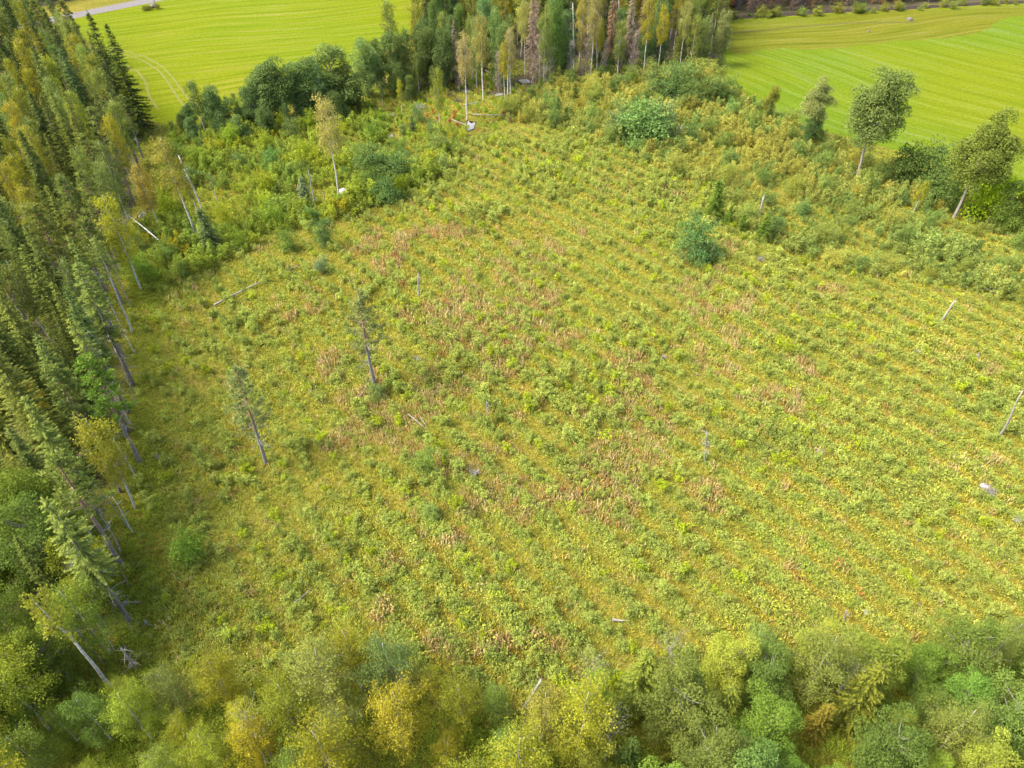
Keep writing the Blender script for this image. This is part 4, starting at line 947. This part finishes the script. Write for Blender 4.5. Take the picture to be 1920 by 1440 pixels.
# strip along the forest: greener plants with its soft shadow put into the colour; wood floor dark moss
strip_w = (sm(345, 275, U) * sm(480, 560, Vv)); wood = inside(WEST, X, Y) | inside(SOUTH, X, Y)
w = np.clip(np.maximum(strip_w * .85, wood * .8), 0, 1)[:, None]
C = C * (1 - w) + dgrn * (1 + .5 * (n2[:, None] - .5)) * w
C *= (1 + R.normal(0, .12, n))[:, None]; C = np.clip(C, .004, .5)
Z = gz(X, Y) - .02; P3 = np.c_[X, Y, Z]
sc = R.uniform(.7, 1.35, n) * (1 - .1 * strip_w) * np.where(isherb, 1 + .6 * rp * rowy * n3, 1) * (.7 + .6 * n1) * np.where(bald, .85, 1) * (1 - .18 * rowy * (1 - rp))
mt = ismoss | ((w[:, 0] > .5) & is_pink)
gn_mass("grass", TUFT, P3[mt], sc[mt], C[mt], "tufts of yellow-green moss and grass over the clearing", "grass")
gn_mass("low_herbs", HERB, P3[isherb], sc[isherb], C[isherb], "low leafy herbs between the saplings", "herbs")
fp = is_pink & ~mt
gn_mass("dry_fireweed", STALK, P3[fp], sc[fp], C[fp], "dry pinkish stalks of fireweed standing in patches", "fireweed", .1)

# ------------------------------------------------------------------ snags, logs, boulders, brush piles
def snag(base, top, r0, label, branches=5, bl=.8, mat=None, name="dead_snag", cat="snag", seed=1, tip=.5):
    """dead stem from its foot to the pixel of its broken top; leans within a few degrees where the photo's stem does"""
    x, y = at(*base); h = max(.6, h_from(base, top[1])); tx, ty = at(top[0], top[1], h)
    me = make_snag(seed, h, r0, branches, bl, 0, tip, mat); o = obj(name, me, None, (x, y, float(gz(x, y)) - .06))
    o.rotation_euler = (math.atan2(-(ty - y), h) * .8, math.atan2(tx - x, h), 0); return tag(o, label, cat)
snag((785, 566), (783, 510), .13, "grey dead pole with a short crossbar branch in mid clearing", 3, .7, seed=1, tip=.7)
snag((1759, 609), (1791, 562), .13, "slanting white pole standing out on the open slope", 0, seed=2, tip=.8)
snag((1868, 824), (1917, 733), .13, "tall thin grey-brown pole leaning outwards beyond the root pile", 1, .4, mat=M_BARK_G, seed=3, tip=.5)
snag((1424, 403), (1433, 368), .19, "white broken stem behind the pointed young spruce", 2, .9, seed=4, tip=.8)
snag((1831, 674), (1835, 663), .17, "short pale stump pole on the open slope", 0, seed=5, tip=.9)
snag((1277, 266), (1277, 238), .2, "white stub beside the willow clumps", 1, .4, mat=M_BARK_B, seed=6, tip=.8)
snag((1208, 405), (1208, 392), .14, "small white stub at the clearing's upper side", 0, seed=7, tip=.8)
snag((916, 785), (914, 748), .07, "thin grey dead sapling stem in the clearing", 14, .5, seed=8, tip=.3)
snag((1322, 868), (1327, 806), .08, "small grey dead spruce with fine branches in the clearing", 26, .9, seed=9, tip=.2)
snag((1223, 182), (1222, 128), .22, "grey dead trunk with side branches above the willow clump", 9, 2.0, seed=10)
snag((1229, 180), (1229, 140), .2, "second grey dead trunk above the willow clump", 6, 1.4, seed=11)
snag((379, 392), (333, 291), .17, "tall white broken snag at the forest corner", 3, .7, mat=M_BARK_B, seed=12, tip=.6)
snag((255, 886), (214, 828), .07, "thin bent bare stem beside the bright green edge pine", 2, .5, seed=13, tip=.4)
snag((238, 880), (205, 832), .07, "second thin bare stem beside the bright green edge pine", 2, .5, seed=14, tip=.4)
snag((258, 1256), (228, 1216), .11, "short broken grey stub with dead twigs at its top", 16, 1.1, seed=15, tip=.7)
snag((240, 990), (175, 905), .07, "thin bare stem leaning in the dark strip below the yellowish birch", 2, .4, seed=16, tip=.4)
snag((299, 862), (294, 853), .14, "short pale stump in the dark strip by the forest", 0, seed=17, tip=.9)
snag((276, 1172), (271, 1163), .13, "short reddish-grey stump near the spruce with dead branches", 0, seed=18, tip=.9)
snag((593, 395), (577, 318), .14, "tall grey dead spruce stub among lush shrubs", 16, .8, seed=19, tip=.4)
snag((566, 385), (558, 345), .12, "short grey dead spruce stub among lush shrubs", 14, .9, seed=20, tip=.4)
snag((610, 378), (606, 360), .14, "small grey stub next to the lone birch", 3, .4, seed=21, tip=.6)
snag((1012, 232 - 70), (1012, 95), .12, "grey dead stem beside the dark pool", 14, 1.0, seed=22)
snag((978, 1332), (1014, 1268), .14, "slanting pale pole at the gap between birches and leafy trees", 0, seed=23, tip=.7)
snag((1582, 1163), (1588, 1143), .09, "thin grey stub before the young wood", 3, .4, seed=24)
for i, (b, t) in enumerate([((904, 160), (903, 60)), ((952, 178), (952, 70)), ((1120, 150), (1116, 0)), ((1162, 80), (1160, 0)), ((1100, 128), (1100, -10)), ((1076, 130), (1074, 5)), ((1190, 130), (1186, 20)), ((1020, 150), (1018, 55))]):
    snag(b, t, .13, "bare pale trunk among the trees of the flooded stand", 6, .9, mat=M_BARK_B if i % 2 else M_BARK_S, seed=30 + i, name="dead_birch", cat="snag")["group"] = "bare trunks of the flooded stand"

for i, (tu, tv, hh) in enumerate(((1608, 1235, 7.5), (1862, 1192, 7.5), (1272, 1185, 7.0), (1155, 1345, 8.5), (455, 1330, 9.0), (735, 1250, 7.0), (1120, 1230, 6.5))):
    x, y = at(tu, tv, hh); P = make_birch(300 + i, hh, .3, 1.7, 240, leaf=.13, nlimb=34, hang=.2, bark=M_DEAD, fork=True)
    plant(P, x, y, hh, (.12, .12, .04), "bare_tree", ["silvery bare tree amid the leafy trees", "pale half-bare tree near the golden spruces", "grey bare treetop behind the slanting pole", "pale curved bare stem low among leafy trees", "bare twiggy birch among yellow-green birches", "dead birch with peeling top beside the birches", "greyish leafless crown on the young wood's rim"][i], "tree")
for i, (bu, bv) in enumerate(((246, 575), (252, 660), (240, 700), (258, 760), (248, 800), (262, 905), (246, 920), (250, 1000), (226, 1035), (240, 1100), (230, 1145), (215, 1220), (196, 1245), (226, 505))):
    k_ = .5 + .35 * R.random(); hh = R.uniform(5, 9); x, y = at(bu, bv); tu, tv = px_of(x, y, hh)
    snag((bu, bv), (float(tu) + R.normal(0, 6), float(tv)), R.uniform(.06, .09), "thin pale bare trunk on the rim of the dense forest", 5, .7, mat=M_BARK_B if i % 3 else M_DEAD, seed=60 + i, name="dead_birch", tip=.35)["group"] = "thin bare trunks on the forest rim"
def log(a, b, r0, label, z=(.15, .15), branches=3, mat=None, seed=1, arch=0.0):
    x0, y0 = at(*a); x1, y1 = at(*b); r = np.random.default_rng(seed); p = np.array([x0, y0, z[0] + float(gz(x0, y0))]); q = np.array([x1, y1, z[1] + float(gz(x1, y1))])
    L = np.linalg.norm(q - p); mb = MB(); c = (p + q) / 2; tube(mb, bez(p - c, r.normal(0, .03, 3) * L + [0, 0, arch], q - c, 7), np.linspace(r0, r0 * .45, 7), 6)
    for _ in range(branches):
        s = p + (q - p) * r.uniform(.3, .95) - c; e = s + np.array([r.normal(0, .5), r.normal(0, .5), r.uniform(.1, .5)]); tube(mb, np.array([s, e]), [.03, .01], 3, cap=False)
    o = obj("fallen_log", mb.build("fallen_log", [mat or M_DEAD]), None, c); return tag(o, label, "log")
log((402, 575), (494, 535), .14, "long grey fallen trunk lying in the grass below the lush shrubs", (.35, .45), 4, seed=1)
log((532, 520), (562, 503), .1, "short pale fallen pole near the silvery bush", (.4, .4), 1, seed=2)
log((764, 776), (796, 803), .08, "pale fallen pole beside a parallel thinner one", (.4, .4), 0, seed=3)
log((788, 783), (800, 800), .05, "thin fallen stick lying beside the pale pole", (.4, .4), 0, seed=4)
log((672, 748), (701, 718), .08, "white branch propped on the foot of the thin lone pine", (.2, 1.2), 0, seed=5)
log((332, 487), (247, 442), .13, "white birch trunk arching down over the shrubs", (.3, 4.5), 2, M_BARK_B, 6, .8)
log((910, 140), (963, 160), .08, "pale fallen trunk leaning across the birches' feet", (1.0, .5), 3, M_DEAD, 7)
log((1034, 152), (1058, 160), .12, "pale fallen log in the yellow brush", (.9, .6), 1, seed=8)
log((1148, 1163), (1170, 1165), .15, "short thick pale log before the young wood", (.35, .35), 2, seed=9)
log((883, 218), (945, 222), .1, "grey fallen branches by the forked birch", (.5, .8), 8, seed=10)
log((868, 205), (902, 200), .12, "grey trunk lying behind the forked birch", (.8, 1.0), 6, seed=11)
log((845, 228), (880, 240), .12, "pale fallen stem pointing at the bog pool", (.5, .3), 3, seed=12)
log((555, 1140), (588, 1108), .05, "thin grey stick lying on the leafy herbs", (.7, .7), 2, seed=13)

def pile(px, py, size, n, label, mat=None, seed=1, h=.6):
    r = np.random.default_rng(seed); x, y = at(px, py); mb = MB()
    for _ in range(n):
        a = r.uniform(0, 6.28); e = r.uniform(.0, .9); L = size * r.uniform(.4, 1.0); d = np.array([math.cos(a) * math.cos(e), math.sin(a) * math.cos(e), math.sin(e)]); s = r.normal(0, size * .18, 3) * [1, 1, .3] + [0, 0, .25]
        tube(mb, bez(s - d * L * .3, s + r.normal(0, .12, 3), s + d * L * .7, 4), np.linspace(.05, .015, 4), 3, cap=False)
    o = obj("brush_pile", mb.build("brush_pile", [mat or M_DEAD]), None, (x, y, float(gz(x, y)) + .1)); return tag(o, label, "brush pile")
pile(1852, 925, 1.7, 44, "pale tangle of roots and branches on the open slope", seed=1)
pile(890, 890, 1.0, 34, "grey pile of twigs between saplings", seed=2)
pile(1720, 663, 1.0, 30, "grey tangle of branches up the open slope", seed=3)
pile(782, 676, .9, 30, "flat grey heap of twigs past the thin lone pine", seed=4)
pile(1425, 492, 1.0, 26, "grey stump wood below the row of young spruces", seed=5)
pile(1855, 547, 1.6, 28, "pale branches at the foot of the shrub belt", seed=6)
pile(1245, 672, .8, 22, "small grey heap of wood on the slope", seed=7)
pile(1540, 560, .9, 20, "small weathered stump below the shrub belt", seed=8)
pile(788, 205, 2.2, 60, "grey fallen branches among bright ferns", seed=9)
pile(950, 215, 2.0, 50, "brown dead branches by the dark bog", M_TWIG, 10)
pile(780, 178, 2.2, 50, "purple-brown brush below the leafy clump", M_TWIG, 11)
for i in range(16):
    u_, v_ = R.uniform(840, 1230), 0; v_ = float(np.interp(u_, [840, 1000, 1230], [185, 160, 138])) + R.normal(0, 6)
    pile(u_, v_, R.uniform(1.5, 2.8), 34, "tangle of dead branches at the foot of the flooded stand", M_TWIG if i % 2 else M_DEAD, 40 + i)["group"] = "dead branches below the flooded stand"
pile(1905, 980, 1.0, 24, "small pale branch heap at the slope's lower corner", seed=12)
pile(1675, 440 + 5, 1.5, 26, "bare grey shrub skeleton in the shrub belt", seed=13)
pile(1535, 850, 1.0, 22, "grey branches lying across the lower slope", seed=14)
pile(1610, 1275, 1.9, 40, "bare silvery branches showing among the leafy trees", seed=15)

def boulder_mesh(seed):
    r = np.random.default_rng(seed); bm = bmesh.new(); bmesh.ops.create_icosphere(bm, subdivisions=2, radius=1.0)
    k = rnd_dir(r, 7)
    for v in bm.verts:
        d = np.array(v.co); s = 1 + .12 * math.sin(3 * d[0] + seed) + r.normal(0, .05)
        for q in k: s = min(s, .78 / max(.2, float(d @ q))) if float(d @ q) > .75 else s
        v.co = Vector((d[0] * s * 1.15, d[1] * s * .95, d[2] * s * .7))
    me = bpy.data.meshes.new("boulder"); bm.to_mesh(me); bm.free(); me.materials.append(M_ROCK); return me
BO = [boulder_mesh(i) for i in range(4)]
def boulder(px, py, s, label, group=None, lift=.25, white=False):
    x, y = at(px, py); bm_ = BO[int(R.integers(4))]
    if white: bm_ = bm_.copy(); bm_.materials[0] = M_ROCKW
    o = obj("boulder", bm_, None, (x, y, float(gz(x, y)) + s * lift)); o.scale = (s, s, s); o.rotation_euler = (0, 0, R.uniform(0, 6.28)); return tag(o, label, "rock", group)
boulder(646, 365, 1.25, "large white boulder at the foot of the lone birch", white=True)
boulder(1623, 1152, .34, "pale cracked boulder before the young wood", lift=.6, white=True)
boulder(1842, 918, .45, "white stone next to the root tangle", lift=.9, white=True)
boulder(1705, 38, .9, "low grey rock pile on the far pasture")
boulder(1628, 60, .45, "white stone on the far pasture")
boulder(288, 14, 1.3, "grey rock on the grassy island in the mown field")
boulder(466, 427, .7, "rusty brown stump-like stone among lush shrubs", lift=.9)
boulder(1195, 1290 - 20, .35, "small grey stone in the gap before the pale pole", lift=.8)
nstone = 0
while nstone < 60:
    u, v = R.uniform(400, 1900), R.uniform(430, 1180); x, y = at(u, v)
    if not inside(CLEAR, x, y): continue
    boulder(u, v, R.uniform(.10, .2), "small pale stone or cut stump scattered on the clearing", "small pale stones on the clearing", R.uniform(.4, .9)); nstone += 1

# ------------------------------------------------------------------ roadside things
def pole(px, py, label):
    x, y = at(px, py); e = bpy.data.objects.new("utility_pole", None); COL.objects.link(e); e.location = (x, y, 0); tag(e, label, "pole")
    mb = MB(); tube(mb, [[0, 0, -.1], [0, 0, 5], [0, 0, 9.5]], [.16, .14, .11], 8); obj("post", mb.build("post", [M_DEAD]), e)
    mb = MB(); tube(mb, [[-.8, 0, 9.0], [0, 0, 9.02], [.8, 0, 9.0]], .06, 6); obj("crossarm", mb.build("crossarm", [M_DEAD]), e)
    for s in (-.7, .7):
        mb = MB(); tube(mb, [[s, 0, 9.05], [s, 0, 9.2], [s, 0, 9.3]], [.05, .07, .03], 6); obj("insulator", mb.build("insulator", [M_WHITE]), e)
pole(124, 27, "grey wooden pole beside the gravel road at the dark wood")
pole(291, 9, "grey wooden pole on the grassy island in the mown field")
for (px, py, s, lab) in ((37, 45, .8, "rounded white wrapped bundle at the roadside"), (60, 38, .6, "small white upright box on a post at the roadside")):
    x, y = at(px, py); bm = bmesh.new(); bmesh.ops.create_cube(bm, size=1.0); bmesh.ops.bevel(bm, geom=bm.edges[:], offset=.22, segments=3, affect='EDGES')
    me = bpy.data.meshes.new("roadside_box"); bm.to_mesh(me); bm.free(); me.materials.append(M_WHITE); o = obj("roadside_box", me, None, (x, y, .62)); o.scale = (s * 1.2, s, 1.2); tag(o, lab, "box")
for i, (px, py) in enumerate(((272, 20), (280, 19), (296, 17))):
    x, y = at(px, py); plant(BUSH[i], x, y, 1.6, jit((.10, .11, .03), .15), "island_shrub", "low olive shrub on the grassy island in the mown field", "bush", "shrubs on the field island")
